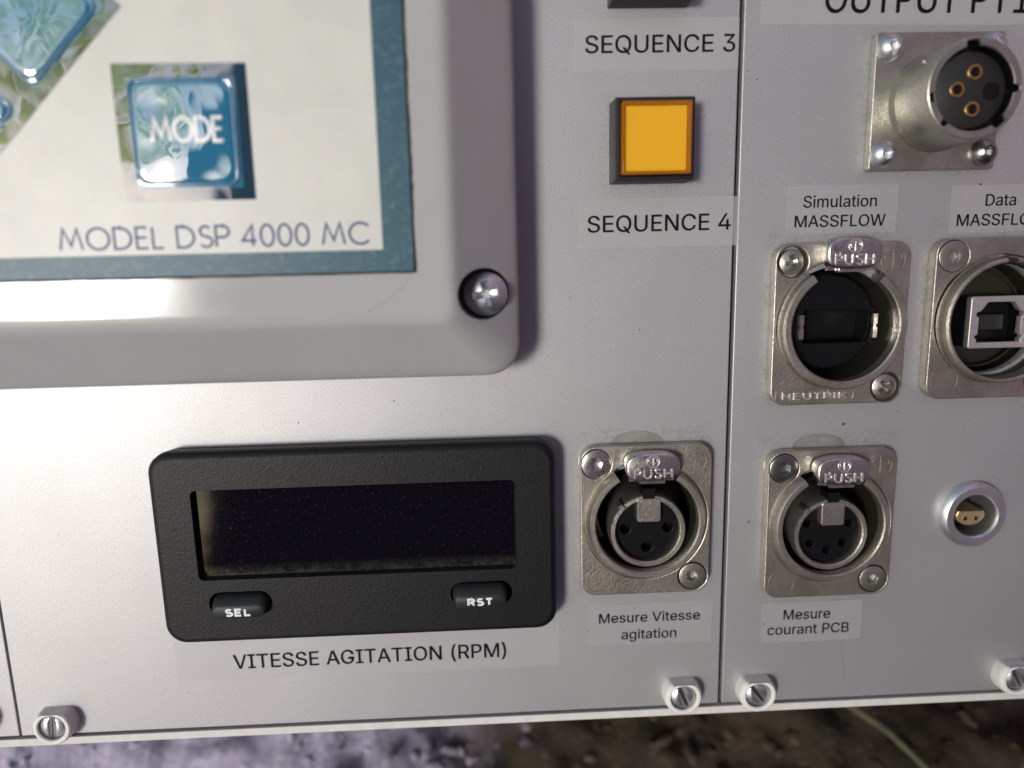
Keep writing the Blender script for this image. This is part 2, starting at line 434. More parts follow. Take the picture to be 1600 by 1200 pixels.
# ---------------------------------------------------------------- lettering
GL = json.loads('{"(":[273,[[89,207,92,264,101,324,109,364,119,403,132,441,153,494,177,539,236,539,212,485,191,428,174,370,161,313,154,258,151,207,154,161,160,115,172,67,188,16,202,-19,218,-57,236,-96,177,-96,150,-46,128,4,111,55,99,106,92,156]]],")":[273,[[37,-96,56,-56,72,-18,86,18,102,69,113,116,120,162,122,207,119,258,112,313,99,370,82,428,62,485,37,539,97,539,121,494,142,441,154,403,164,364,173,323,181,264,184,207,182,156,174,104,161,53,144,3,123,-47,97,-96]]],"0":[453,[[227,-7,174,1,130,24,95,62,69,113,57,155,50,202,48,254,50,306,57,353,69,395,95,447,130,484,174,508,227,516,279,508,323,484,358,447,384,395,396,353,403,306,405,254,403,202,396,155,384,113,359,62,323,24,279,1],[227,50,261,56,290,74,313,103,330,144,340,194,344,254,340,314,330,365,313,405,290,435,261,453,227,460,192,453,163,435,140,405,123,365,113,314,109,254,113,194,123,144,140,103,163,74,192,56]]],"1":[453,[[76,0,76,55,391,55,391,0],[276,509,276,0,212,0,212,448,209,448,86,358,86,427,198,509]]],"3":[453,[[218,-7,173,-3,133,10,98,30,70,57,52,91,44,132,109,132,115,107,126,87,144,71,165,59,191,52,219,50,248,53,275,61,297,74,315,93,325,116,329,145,326,172,316,196,299,217,275,234,242,244,201,248,157,248,157,299,288,448,288,452,70,452,70,509,372,509,372,461,211,278,211,289,264,288,308,276,344,253,371,222,387,186,393,145,387,103,370,66,344,36,309,12,266,-2]]],"4":[453,[[40,105,40,158,247,509,311,509,109,166,109,163,413,163,413,105],[282,0,282,121,282,146,282,318,343,318,343,0]]],"A":[480,[[16,0,201,509,276,509,463,0,395,0,287,302,276,334,264,372,250,420,232,478,245,478,228,419,213,371,201,333,191,302,85,0],[110,142,110,199,370,199,370,142]]],"B":[456,[[60,0,60,509,241,509,289,504,329,491,359,469,381,442,394,410,398,374,395,344,387,320,373,301,356,286,336,275,315,267,315,262,339,257,363,245,385,227,402,203,414,173,418,136,413,100,400,67,377,39,344,18,301,4,247,0],[125,57,245,57,296,63,330,80,349,105,355,137,352,161,342,184,327,203,306,218,279,228,248,231,125,231],[125,285,238,285,265,288,288,296,308,309,323,326,333,348,336,372,330,403,313,429,283,446,240,452,125,452]]],"C":[510,[[267,-7,225,-3,186,7,150,25,119,49,92,79,70,115,53,157,44,203,40,254,44,305,53,352,70,393,92,429,119,459,150,484,186,501,225,512,267,516,305,513,340,504,373,490,402,471,427,447,448,418,463,385,473,348,408,348,401,373,389,395,375,413,357,428,337,440,315,449,292,454,267,456,223,450,184,432,150,403,125,364,109,314,103,254,109,194,125,145,151,105,184,76,223,59,267,53,292,55,315,60,337,69,357,81,375,96,389,114,401,136,408,160,473,160,463,124,448,91,428,62,402,38,373,19,341,5,305,-4]]],"D":[502,[[219,0,96,0,96,57,215,57,272,63,318,81,354,110,379,149,394,198,399,255,394,312,379,361,354,399,320,428,275,446,221,452,93,452,93,509,225,509,273,505,315,495,353,478,399,441,433,391,449,351,458,306,462,255,458,205,449,159,433,119,411,83,384,54,351,31,312,14,268,3],[125,509,125,0,60,0,60,509]]],"E":[419,[[60,0,60,509,372,509,372,452,125,452,125,286,355,286,355,229,125,229,125,57,375,57,375,0]]],"F":[410,[[60,0,60,509,369,509,369,452,125,452,125,278,346,278,346,221,125,221,125,0]]],"G":[520,[[269,-7,225,-3,185,7,149,25,118,49,91,79,69,116,53,157,43,203,40,254,43,305,53,352,69,393,91,429,117,459,149,484,184,501,223,512,265,516,304,513,340,504,374,489,403,469,429,445,449,416,465,384,474,349,408,349,399,372,387,393,373,411,356,427,337,439,315,448,291,454,265,456,222,450,183,432,150,404,125,364,109,314,103,254,109,194,125,145,151,105,184,76,224,59,269,53,309,57,345,71,374,93,396,123,410,160,415,202,434,199,283,199,283,256,478,256,478,200,471,141,451,91,419,50,377,19,326,0]]],"I":[300,[[31,0,31,57,118,57,118,452,31,452,31,509,269,509,269,452,183,452,183,57,269,57,269,0]]],"L":[393,[[60,0,60,509,125,509,125,57,361,57,361,0]]],"M":[628,[[60,0,60,509,152,509,277,187,282,174,287,159,293,141,299,123,305,103,311,84,317,65,322,49,307,49,312,65,318,83,324,102,330,121,336,140,342,158,348,174,352,187,476,509,568,509,568,0,504,0,504,291,504,308,504,327,505,347,505,369,506,391,506,413,507,435,507,457,513,457,505,433,498,409,490,386,482,363,474,341,467,322,461,305,456,291,342,0,286,0,170,291,165,304,159,321,152,340,145,361,137,384,129,408,121,432,112,457,119,457,119,437,120,416,120,394,121,372,121,350,122,328,122,309,122,291,122,0]]],"N":[523,[[60,0,60,509,136,509,343,183,352,169,363,151,375,130,388,107,401,82,414,55,405,54,402,81,401,108,400,134,399,157,399,178,399,195,399,509,463,509,463,0,387,0,202,290,190,310,177,331,164,354,148,381,130,413,108,452,119,454,121,417,122,384,123,354,124,328,125,307,125,291,125,0]]],"O":[533,[[267,-7,225,-3,186,7,150,25,119,49,92,79,70,115,53,157,44,203,40,254,44,305,53,352,70,393,92,429,119,459,150,484,186,501,225,512,267,516,309,512,348,501,384,484,415,459,442,429,464,393,480,352,490,305,493,254,490,203,480,157,464,115,442,79,415,49,384,25,348,7,309,-3],[267,53,310,59,349,76,383,105,408,144,425,194,430,254,425,314,408,365,383,404,349,433,310,450,267,456,223,450,184,433,151,404,125,364,109,314,103,254,109,194,125,144,151,105,184,76,223,59]]],"P":[445,[[60,0,60,509,235,509,289,503,332,487,366,462,390,430,404,391,409,348,404,304,390,265,366,233,332,207,289,191,235,186,125,186,125,0],[125,242,233,242,269,246,297,256,318,272,333,294,342,319,344,348,342,376,333,402,318,423,297,439,268,449,232,452,125,452]]],"Q":[533,[[245,159,313,159,369,85,384,65,468,-48,401,-48,346,27,331,46],[267,-7,225,-3,186,7,150,25,119,49,92,79,70,115,53,157,44,203,40,254,44,305,53,352,70,393,92,429,119,459,150,484,186,501,225,512,267,516,309,512,348,501,384,484,415,459,442,429,464,393,480,352,490,305,493,254,490,203,480,157,464,115,442,79,415,49,384,25,348,7,309,-3],[267,53,310,59,349,76,383,105,408,144,425,194,430,254,425,314,408,365,383,404,349,433,310,450,267,456,223,450,184,433,151,404,125,364,109,314,103,254,109,194,125,144,151,105,184,76,223,59]]],"R":[449,[[60,0,60,509,236,509,290,504,333,489,367,465,390,433,405,395,409,352,405,309,390,271,367,240,333,217,289,203,236,198,125,198,125,0],[125,255,234,255,269,258,298,267,319,281,334,300,342,324,345,352,342,380,334,405,319,425,298,440,269,449,233,452,125,452],[353,0,230,229,303,229,428,0]]],"S":[447,[[224,-9,172,-4,128,9,91,31,64,60,46,96,38,137,104,137,110,110,123,88,142,71,166,59,194,52,224,49,257,52,286,60,311,74,329,92,341,114,346,139,342,161,332,179,316,193,296,205,272,214,245,222,184,239,128,260,86,289,60,326,52,372,58,413,75,448,102,476,138,498,180,511,227,516,275,511,316,498,351,476,377,449,394,415,401,378,337,378,326,412,302,437,267,453,225,459,194,456,167,448,145,435,129,418,118,398,115,376,119,352,131,334,148,319,169,308,191,300,212,293,264,279,287,272,312,264,336,252,359,238,379,220,395,198,405,171,408,139,403,99,386,64,360,34,323,11,278,-4]]],"T":[449,[[32,452,32,509,417,509,417,452,257,452,257,0,193,0,193,452]]],"U":[517,[[259,-8,203,-2,154,15,114,43,85,80,66,124,60,173,60,509,124,509,124,178,128,144,141,113,160,87,187,68,220,56,259,52,298,56,331,68,357,87,377,113,389,144,393,178,393,509,457,509,457,173,451,124,433,80,403,43,363,15,315,-2]]],"V":[480,[[204,0,16,509,84,509,192,206,203,176,215,137,230,89,248,31,235,31,252,90,267,138,279,176,290,206,395,509,463,509,278,0]]],"W":[686,[[155,0,16,509,82,509,163,196,170,171,175,145,181,120,187,94,192,67,197,40,189,40,194,67,200,94,205,120,211,145,218,171,224,196,306,509,380,509,462,196,468,171,474,145,480,120,486,94,492,67,497,40,488,40,493,67,499,94,504,120,510,145,517,171,523,196,603,509,670,509,530,0,455,0,368,323,359,356,351,391,344,431,336,475,350,475,342,433,335,395,327,359,318,323,230,0]]],"a":[389,[[160,-9,126,-5,94,5,68,22,48,45,35,73,30,108,34,138,43,161,58,179,78,193,100,203,125,211,152,216,178,220,209,224,234,227,252,230,265,235,273,243,276,255,276,257,273,279,267,297,256,311,240,322,220,329,196,331,171,329,149,322,132,313,118,301,107,288,100,274,41,291,57,322,79,346,104,364,133,375,163,382,194,384,215,383,239,379,263,372,286,360,306,343,322,320,333,290,337,251,337,0,277,0,277,52,272,52,264,38,252,25,236,12,215,1,190,-6],[170,45,202,49,228,59,248,74,263,93,272,115,276,138,276,190,270,186,259,182,246,179,231,176,216,173,200,171,186,169,175,168,154,164,134,159,117,150,103,139,95,124,92,105,94,87,102,72,114,61,130,52,149,47]]],"c":[396,[[207,-8,159,-2,117,16,82,46,56,85,40,133,34,187,40,243,56,291,82,330,117,360,159,378,207,384,234,383,260,377,284,368,305,356,324,341,340,322,353,301,362,277,303,262,298,276,290,289,281,301,270,311,257,319,242,325,226,329,207,330,173,325,145,310,124,287,108,258,99,224,96,187,99,151,108,117,124,89,145,66,173,51,207,46,226,48,243,52,258,58,271,66,282,76,292,89,299,102,304,117,363,102,354,78,341,56,325,37,306,21,285,9,261,-1,235,-6]]],"e":[404,[[212,-8,161,-2,117,16,82,46,56,85,40,132,34,187,39,242,55,290,81,329,115,359,157,378,205,384,236,382,266,374,294,361,319,341,341,315,357,282,368,242,371,194,371,169,75,169,75,221,338,221,310,202,307,237,298,269,283,294,263,314,237,326,205,330,173,326,146,313,125,294,109,270,99,241,96,211,96,178,100,139,110,106,128,80,151,61,179,50,212,46,234,48,254,53,271,61,285,73,297,88,306,105,365,91,353,63,335,39,311,19,283,4,249,-5]]],"g":[425,[[207,-151,168,-148,134,-140,105,-127,82,-110,64,-91,51,-69,101,-41,110,-53,122,-66,136,-78,154,-88,178,-95,207,-97,249,-92,282,-75,304,-47,311,-6,311,68,306,68,298,56,287,41,272,28,252,16,227,8,195,5,152,10,113,27,80,53,55,90,39,136,34,191,39,246,55,293,80,332,112,361,152,378,196,384,228,382,253,373,273,360,288,346,299,331,308,319,313,319,313,379,372,379,372,-9,367,-54,350,-90,324,-117,291,-136,251,-147],[205,59,237,63,264,75,285,95,300,121,309,154,312,193,309,231,300,264,285,291,264,312,237,325,205,330,172,325,145,312,124,290,109,262,99,229,96,193,99,155,109,123,124,96,145,76,172,63]]],"i":[167,[[53,0,53,379,114,379,114,0],[84,443,67,446,54,455,44,468,41,483,44,499,54,512,67,521,84,524,100,521,114,512,123,499,126,483,123,468,114,455,100,446]]],"l":[189,[[139,-2,101,3,74,20,58,47,53,84,53,509,114,509,114,99,115,77,120,62,130,54,146,52,154,52,160,53,165,53,170,54,181,3,172,1,162,-1,151,-2]]],"m":[610,[[53,0,53,379,112,379,112,295,108,295,118,323,132,346,151,363,172,376,195,384,219,386,257,380,287,361,309,331,321,295,312,295,322,321,337,343,357,361,381,375,407,383,437,386,468,383,497,372,522,354,541,328,553,296,557,255,557,0,496,0,496,254,490,289,473,313,447,326,419,330,395,328,374,320,358,307,345,290,338,270,335,247,335,0,274,0,274,260,269,288,253,311,229,326,199,330,178,328,158,320,140,307,126,289,117,266,114,238,114,0]]],"n":[410,[[114,227,114,0,53,0,53,379,112,379,112,287,102,287,124,332,152,362,187,379,227,384,264,380,295,369,321,349,341,321,353,285,357,240,357,0,296,0,296,235,290,275,273,304,246,323,210,329,184,326,161,317,141,303,126,283,117,257]]],"o":[415,[[207,-8,159,-2,117,16,82,46,56,85,40,133,34,187,40,243,56,291,82,330,117,360,159,378,207,384,256,378,299,360,333,330,359,291,376,243,381,187,376,133,359,85,333,46,299,16,256,-2],[207,46,242,51,270,66,292,89,307,117,316,151,319,187,316,224,307,258,292,287,270,310,242,325,207,330,173,325,145,310,124,287,108,258,99,224,96,187,99,151,108,117,124,89,145,66,173,51]]],"r":[259,[[53,0,53,379,112,379,112,321,115,321,130,347,152,367,181,380,213,385,221,385,229,384,237,384,243,384,243,322,239,323,230,324,219,325,207,326,182,323,159,315,140,301,126,284,117,262,114,237,114,0]]],"s":[365,[[182,-8,145,-5,112,3,84,18,62,38,45,63,36,94,94,107,105,79,124,60,150,49,181,45,217,50,244,62,262,81,268,103,265,121,254,136,237,147,212,155,149,170,104,186,72,208,53,237,47,274,51,305,65,332,87,354,115,370,149,381,187,384,223,381,254,372,279,358,299,339,314,316,324,290,268,277,258,298,243,316,219,328,187,333,156,329,131,317,114,299,109,277,112,258,124,243,144,232,172,223,229,209,275,194,306,171,325,142,331,107,326,75,312,47,290,24,260,6,223,-5]]],"t":[227,[[204,379,204,327,6,327,6,379],[65,471,126,471,126,98,128,76,136,61,150,53,170,50,177,50,185,51,194,52,202,54,213,2,203,-1,192,-3,180,-4,168,-4,125,2,92,21,72,52,65,93]]],"u":[410,[[182,-5,146,-1,115,11,89,31,69,59,57,95,53,139,53,379,114,379,114,144,119,105,137,75,164,56,200,50,226,53,249,62,268,77,283,97,293,122,296,153,296,379,357,379,357,0,298,0,298,92,307,92,286,47,257,17,222,0]]]}')
def text_outlines(txt, track=0):
    x = 0
    res = ([], [])                # two layers: strokes of one glyph that overlap are kept apart
    area = lambda L: sum(L[i][0] * L[(i + 1) % len(L)][1] - L[(i + 1) % len(L)][0] * L[i][1] for i in range(len(L)))
    for ch in txt:
        if ch == ' ':
            x += 200 + track
            continue
        adv, cs = GL[ch]
        shells = 0; big = max(range(len(cs)), key=lambda q_: -area([(cs[q_][i], cs[q_][i + 1]) for i in range(0, len(cs[q_]), 2)]))
        for ci, c_ in enumerate(cs):
            L = []
            for i in range(0, len(c_), 2):
                q = (c_[i] + x, c_[i + 1])
                if not L or abs(q[0] - L[-1][0]) + abs(q[1] - L[-1][1]) > 3:
                    L.append(q)
            while abs(L[0][0] - L[-1][0]) + abs(L[0][1] - L[-1][1]) <= 3:
                L.pop()
            hole = area(L) > 0
            res[0 if hole or ci == big or ch == 'i' else 1].append(L)
        x += adv + track
    return res

def lettering(parent, txt, x0, x1, yb, cap, z, mat='print_black', track=0, grow=0.04, name='lettering'):
    """printed text between x0 and x1, baseline yb, capital height cap, all relative to the parent, in mm"""
    lay = text_outlines(txt, track)
    xs = [p[0] for o in lay for L in o for p in L]
    a, b = min(xs), max(xs)
    sx = (x1 - x0) / (b - a)
    sy = cap / 509.0
    bl = grow * cap / 3           # ink spread: the print is laid twice, a hair apart
    obs = [plate(name, [[((p[0] - a) * sx + x0 + q_ * bl, p[1] * sy + yb + q_ * bl * .6) for p in L] for L in o], z + dz, z + dz, mat, parent if dz == 0 else None, 0, smooth=0)
           for o, dz, q_ in ((lay[0], 0, -1), (lay[1], .012, -1), (lay[0], .024, 1), (lay[1], .036, 1)) if o]
    if len(obs) > 1:              # join both layers into the one print
        vs, fs = [], []
        for ob_ in obs:
            n0 = len(vs)
            vs += [tuple(v.co / MM) for v in ob_.data.vertices]
            fs += [tuple(i + n0 for i in p.vertices) for p in ob_.data.polygons]
        for q in obs: bpy.data.objects.remove(q)
        return finish(name, vs, fs, mat, parent, 0)
    return obs[0]

def arc(cx, cy, rx, ry, a0, a1, n=10):
    return [(cx + rx * math.cos(R(a0 + (a1 - a0) * i / n)), cy + ry * math.sin(R(a0 + (a1 - a0) * i / n))) for i in range(n + 1)]
ST = {
    'P': (0.62, [[(0, 0), (0, 1), (.32, 1)] + arc(.32, .73, .27, .27, 90, -90) + [(0, .46)]]),
    'U': (0.72, [[(0, 1), (0, .32)] + arc(.32, .32, .32, .32, 180, 360) + [(.64, 1)]]),
    'S': (0.62, [arc(.29, .755, .24, .245, 35, 265) + arc(.29, .255, .28, .255, 85, -150)]),
    'H': (0.76, [[(0, 0), (0, 1)], [(.66, 0), (.66, 1)], [(0, .52), (.66, .52)]]),
    'N': (0.78, [[(0, 0), (0, 1), (.66, 0), (.66, 1)]]),
    'E': (0.60, [[(.5, 1), (0, 1), (0, 0), (.5, 0)], [(0, .52), (.44, .52)]]),
    'T': (0.66, [[(0, 1), (.6, 1)], [(.3, 1), (.3, 0)]]),
    'R': (0.66, [[(0, 0), (0, 1), (.3, 1)] + arc(.3, .74, .26, .26, 90, -90) + [(0, .48)], [(.28, .48), (.58, 0)]]),
    'I': (0.16, [[(0, 0), (0, 1)]]),
    'K': (0.68, [[(0, 0), (0, 1)], [(.55, 1), (.04, .48), (.60, 0)]]),
    'M': (1.10, [[(0, 0), (.19, 1), (.50, .18), (.81, 1), (1.0, 0)]]),
    'O': (1.08, [arc(.49, .5, .49, .51, 90, 450, 30)]),
    '0': (0.66, [arc(.29, .5, .29, .51, 90, 450, 26)]),
    'D': (0.86, [[(0, 0), (0, 1), (.25, 1)] + arc(.25, .5, .50, .5, 90, -90, 16) + [(0, 0)]]),
    'L': (0.54, [[(0, 1), (0, 0), (.46, 0)]]),
    'C': (0.88, [arc(.50, .5, .50, .51, 42, 318, 22)]),
    '4': (0.72, [[(.48, 0), (.48, 1), (0, .26), (.64, .26)]]),
}
def stroke(g, pts, w, z0, z1, S=lambda p: p):
    closed = (Vector(pts[0]) - Vector(pts[-1])).length < 1e-6
    P = [Vector(S(p)) for p in pts]
    if closed:
        P = P[:-1]
    n = len(P)
    Lf, Rt = [], []
    for i in range(n):
        a = P[i - 1] if (i > 0 or closed) else None
        b = P[(i + 1) % n] if (i < n - 1 or closed) else None
        d1 = (P[i] - a).normalized() if a is not None else None
        d2 = (b - P[i]).normalized() if b is not None else None
        if d1 is None: d1 = d2
        if d2 is None: d2 = d1
        nn = Vector((-(d1.y + d2.y), d1.x + d2.x))
        if nn.length < 1e-6: nn = Vector((-d1.y, d1.x))
        nn.normalize()
        k_ = min(2.2, 1 / max(0.3, nn.dot(Vector((-d1.y, d1.x)))))
        Lf.append(P[i] + nn * w / 2 * k_); Rt.append(P[i] - nn * w / 2 * k_)
    loops = [[(Lf[i].x, Lf[i].y, z0), (Lf[i].x, Lf[i].y, z1), (Rt[i].x, Rt[i].y, z1), (Rt[i].x, Rt[i].y, z0)] for i in range(n)]
    if closed:
        loops.append(loops[0]); g.loft(loops)
    else:
        g.loft(loops, True, True)

def stroke_text(parent, txt, x0, x1, yb, cap, w, z0, z1, mat, name='lettering', track=0.12, space=0.45):
    x = 0; items = []
    for ch in txt:
        if ch == ' ':
            x += space; continue
        adv, pl = ST[ch]
        items += [[(p[0] + x, p[1]) for p in L] for L in pl]
        x += adv + track
    mx = max(p[0] for L in items for p in L)
    s = (x1 - x0 - w) / mx
    g = G()
    for q_, L in enumerate(items):
        e = 0.004 * (q_ % 3)
        stroke(g, L, w, z0, z1 + (e if z1 - z0 < 0.2 else 0), lambda p: (x0 + w / 2 + p[0] * s, yb + w / 2 + p[1] * (cap - w)))
    return g.build(name, mat, parent, 30)

def emblem(parent, cx, cy, r, z, mat, w=0.22, rise=0.12, name='emblem'):
    g = G()
    s = lambda p: (cx + p[0] * r, cy + p[1] * r)
    stroke(g, arc(0, 0, 1, 1, 0, 360, 36), w, z - .05, z + rise, s)
    stroke(g, [(0, -.72), (0, .72)], w * 1.1, z - .05, z + rise, s)
    stroke(g, arc(-.28, .18, .42, .42, 60, 215, 8), w * 1.1, z - .05, z + rise * .9, s)
    stroke(g, arc(.28, .18, .42, .42, 120, -35, 8), w * 1.1, z - .05, z + rise * .9, s)
    stroke(g, [(-.62, -.25), (-.2, -.02)], w, z - .05, z + rise * .8, s)
    stroke(g, [(.2, -.25), (.62, -.45)], w, z - .05, z + rise * .8, s)
    return g.build(name, mat, parent, 30)

# ================================================================ THE RACK
DX = [(31.0, -52.5), (68.4, -54.7), (68.0, -14.4), (98.8, -14.1)]
LX, LY = 98.75, -54.3
OX, OY = 83.7, 25.9
PT, PB = 82.0, -95.2
def rect(x0, x1, y0, y1, r=0.25):
    return rrect(x1 - x0, y1 - y0, r, 0, (x0 + x1) / 2, (y0 + y1) / 2, 3)
def front_panel(x0, x1, holes, label):
    o = plate('front_panel', [rect(x0, x1, PB, PT)] + holes, -2.0, 0.0, 'panel', None, 0.18)
    place(o, 0, 0)
    tag(o, label, 'panel')
    return o
pl_left = front_panel(-180, -98.25, [], 'plain silver panel at far left, its edge beside the washer screws')
pl_mid = front_panel(-97.85, 47.55, [circ(10.9, 0, 48, DX[0][0], DX[0][1])], 'wide silver aluminium panel carrying the grey enclosure and black meter')
pl_right = front_panel(48.35, 182, [circ(10.9, 0, 48, *DX[i]) for i in (1, 2, 3)] + [circ(4.6, 0, 40, LX, LY)], 'silver aluminium panel with output, massflow and round sockets right of the dark seam')
# tape ghosts: dull half-round marks above the two audio sockets
for (mx_, my_, par) in ((29.6, -37.6, pl_mid), (66.4, -39.4, pl_right)):
    L = [(mx_ + 5.4 * math.cos(R(t)), my_ + 3.0 * abs(math.sin(R(t))) ** 0.75) for t in range(0, 181, 6)]
    plate('dust_mark', [L], 0.012, 0.012, 'stain', par, smooth=0)

case = thing('rack_case', 0, -96, 'grey rack case with white lower rail holding the silver panels', 'case')
g = G()
g.box(-182, 184, -1.3, 0.28, -9.0, 0.35)
rail = g.build('rail', 'rail_white', case, 30)
bm_ = G()
bm_.box(-184, 186, -1.2, 0.6, -140, -9.2)            # floor of the case
bm_.box(-184, 186, 178.4, 180.4, -140, -2.4)         # roof
bm_.box(-186, -184.2, -1.2, 180.4, -140, -2.4)
bm_.box(186.2, 188, -1.2, 180.4, -140, -2.4)
bm_.box(-184, 186, 0.8, 178.2, -140, -138)
bm_.build('case_body', 'case_grey', case, 30)
for fx in (-150, 150):
    g = G(); g.loft([circ(9, 0, 24), circ(8, -34, 24)], True, True)
    f_ = g.build('foot', 'case_grey', case)
    f_.matrix_local = Matrix.Translation((fx * MM, -1.3 * MM, -104 * MM)) @ Matrix.Rotation(-math.pi / 2 + LEAN + math.pi / 2 - 0.0, 4, 'X').inverted() @ Matrix.Rotation(-math.pi / 2, 4, 'X').inverted()

# ---------------- washer screws along the rail
def slot_screw(parent, slot_deg, r=2.6, z=4.4):
    top = []
    pts = circ(r, 0, 40)
    a = R(slot_deg); hw = 0.27
    g = G()
    def half(sgn):
        L = []
        for i in range(25):
            t = math.asin(hw / r) + (math.pi - 2 * math.asin(hw / r)) * i / 24
            L.append((r * math.cos(t), r * math.sin(t) * sgn))
        return L
    for sgn in (1, -1):
        L = half(sgn)
        L = [(x * math.cos(a) - y * math.sin(a), x * math.sin(a) + y * math.cos(a)) for x, y in L]
        if sgn < 0: L = L[::-1]
        cx = sum(p[0] for p in L) / len(L); cy = sum(p[1] for p in L) / len(L)
        dome = lambda x, y: z + 0.75 * (1 - (x * x + y * y) / (r * r))
        rings = [[(x, y, z - 1.2) for x, y in L]]
        for q in (1.0, 0.93, 0.75, 0.5, 0.2):
            rings.append([(cx + (x - cx) * q, cy + (y - cy) * q, dome(cx + (x - cx) * q, cy + (y - cy) * q) - (0.12 if q == 1.0 else 0)) for x, y in L])
        g.loft(rings, False, True)
    g.build('screw_head', 'zinc', parent, 30)
    plate('slot_floor', [circ(r - .03, 0, 32)], z - 0.7, z - 0.3, 'steel_dark', parent)

def cup_loop(r, z, flat):
    return [(x, min(y, flat), z) for x, y, _ in circ(r, 0, 64)]
def washer_screw(x, y, slot, label, flat=2.75):
    t = thing('washer_screw', x, y, label, 'screw', 'slotted screws in white washer cups along the rail')
    g = G()
    g.loft([cup_loop(4.0, 0, flat + .25), cup_loop(3.95, 1.9, flat + .2), cup_loop(3.8, 2.7, flat + .1), cup_loop(3.45, 3.05, 3.0), circ(2.95, 3.08, 64), circ(2.72, 2.85, 64), circ(2.72, 1.0, 64)], False, False)
    g.build('washer_cup', 'nylon_white', t)
    slot_screw(t, slot, z=2.35)
    return t
washer_screw(-89.7, -91.8, 84, 'slotted screw in white cup below and left of the black meter')
washer_screw(39.35, -91.7, 112, 'slotted screw in white cup directly left of the dark panel seam')
washer_screw(55.2, -91.9, 128, 'slotted screw in white cup directly right of the dark panel seam')
washer_screw(111.1, -91.0, 118, 'slotted screw in white cup at the rail under the small round socket')
washer_screw(-106.2, -90.2, 70, 'slotted screw in white cup on the plain left panel')

# ---------------- controller enclosure
enc = thing('controller_enclosure', -59.35, -21.2, 'large glossy grey enclosure with blue framed keypad and corner screw', 'enclosure')
ex, ey = -59.35, -21.2                        # local origin: middle of the lower edge
def el(x, y): return (x - ex, y - ey)
EW, EH = 131.3, 100.0
SCX, SCY, SCR = 0.15 - ex, -6.2 - ey, 4.35    # recess for the corner screw
def lip(inset, z, r): return rrect(EW - 2 * inset, EH - 2 * inset, r, z, 0, EH / 2, 12)
shell_loops = [lip(0, 0, 5.0), lip(0, 8.4, 5.0), lip(0.25, 9.0, 4.8), lip(0.8, 9.35, 4.4), lip(11.2, 14.4, 1.6), lip(11.8, 14.75, 1.4), lip(12.6, 14.9, 1.2)]
FZ, FS = 5.0, 0.958                           # the face stands this much higher; sizes on it shrink to suit
shell_loops = [lip(0, 0, 6.0), lip(0, 8.2, 6.0), lip(0.08, 8.7, 5.9), lip(0.35, 9.25, 5.7), lip(0.85, 9.8, 5.3), lip(1.6, 10.6, 5.0), lip(10.2, 18.9, 2.6), lip(10.8, 19.4, 2.4), lip(11.4, 19.72, 2.2), lip(12.2, 19.87, 2.0), lip(13.0, 19.9, 1.8)]
def lerp_loops(A, B, n): return [[tuple(Vector(p).lerp(Vector(q), i / n)) for p, q in zip(A, B)] for i in range(1, n)]
shell_loops = shell_loops[:6] + lerp_loops(shell_loops[5], shell_loops[6], 14) + shell_loops[6:]
g = G(); g.loft(shell_loops, False, True)
cover = g.build('cover', 'enclosure', enc, 50)
cut = G(); cut.loft([circ(SCR, z, 48, SCX, SCY) for z in (6.5, 25)], True, True)
cutter = cut.build('cutter', 'enclosure', enc)
md = cover.modifiers.new('recess', 'BOOLEAN'); md.object = cutter; md.operation = 'DIFFERENCE'; md.solver = 'EXACT'
bpy.context.view_layer.update()
dg = bpy.context.evaluated_depsgraph_get()
me2 = bpy.data.meshes.new_from_object(cover.evaluated_get(dg))
cover.modifiers.clear()
cover.data = me2
me2.set_sharp_from_angle(angle=R(48))
bpy.data.objects.remove(cutter)

def cross_pts(L, w, a=0.0):
    P = [(w, w), (w, L), (-w, L), (-w, w), (-L, w), (-L, -w), (-w, -w), (-w, -L), (w, -L), (w, -w), (L, -w), (L, w)]
    return [(x * math.cos(a) - y * math.sin(a), x * math.sin(a) + y * math.cos(a)) for x, y in P]
def resample(P, n):
    P = [Vector(p) for p in P]
    out = []
    m = len(P)
    per = n // m
    for i in range(m):
        for j in range(per):
            out.append(P[i].lerp(P[(i + 1) % m], j / per))
    return out
def cross_screw(parent, cx, cy, z, r, dome, turn, mat='zinc', name='screw', rec=1.0):
    """domed head with a real cross recess"""
    n = 72
    a = R(turn)
    cr = resample(cross_pts(r * 0.60, r * 0.17, 0), n)
    ang = sorted(range(n), key=lambda i: math.atan2(cr[i].y, cr[i].x) % (2 * math.pi))
    cr = [cr[i] for i in ang]
    th = [math.atan2(p.y, p.x) for p in cr]
    dm = lambda q: z + dome * (1 - q * q)
    rot = lambda x, y: (x * math.cos(a) - y * math.sin(a) + cx, x * math.sin(a) + y * math.cos(a) + cy)
    def ringc(f, zz): return [(*rot(r * f * math.cos(t), r * f * math.sin(t)), zz) for t in th]
    def mixr(u): 
        out = []
        for p, t in zip(cr, th):
            q = Vector((r * 0.9 * math.cos(t), r * 0.9 * math.sin(t))).lerp(p, u)
            out.append((*rot(q.x, q.y), dm(q.length / r)))
        return out
    g = G()
    g.loft([ringc(1, z - 1.0), ringc(1, z - .05), ringc(0.96, dm(0.96)), mixr(0), mixr(0.5), mixr(1.0),
            [(*rot(p.x * .92, p.y * .92), z + dome * .6 - rec * 0.6) for p in cr],
            [(*rot(p.x * .45, p.y * .45), z + dome * .6 - rec) for p in cr]], False, True)
    return g.build(name, mat, parent, 30)
sc = cross_screw(enc, SCX + .3, SCY - .15, 12.4, 3.75, 1.2, 8, 'zinc', 'screw', 1.5)

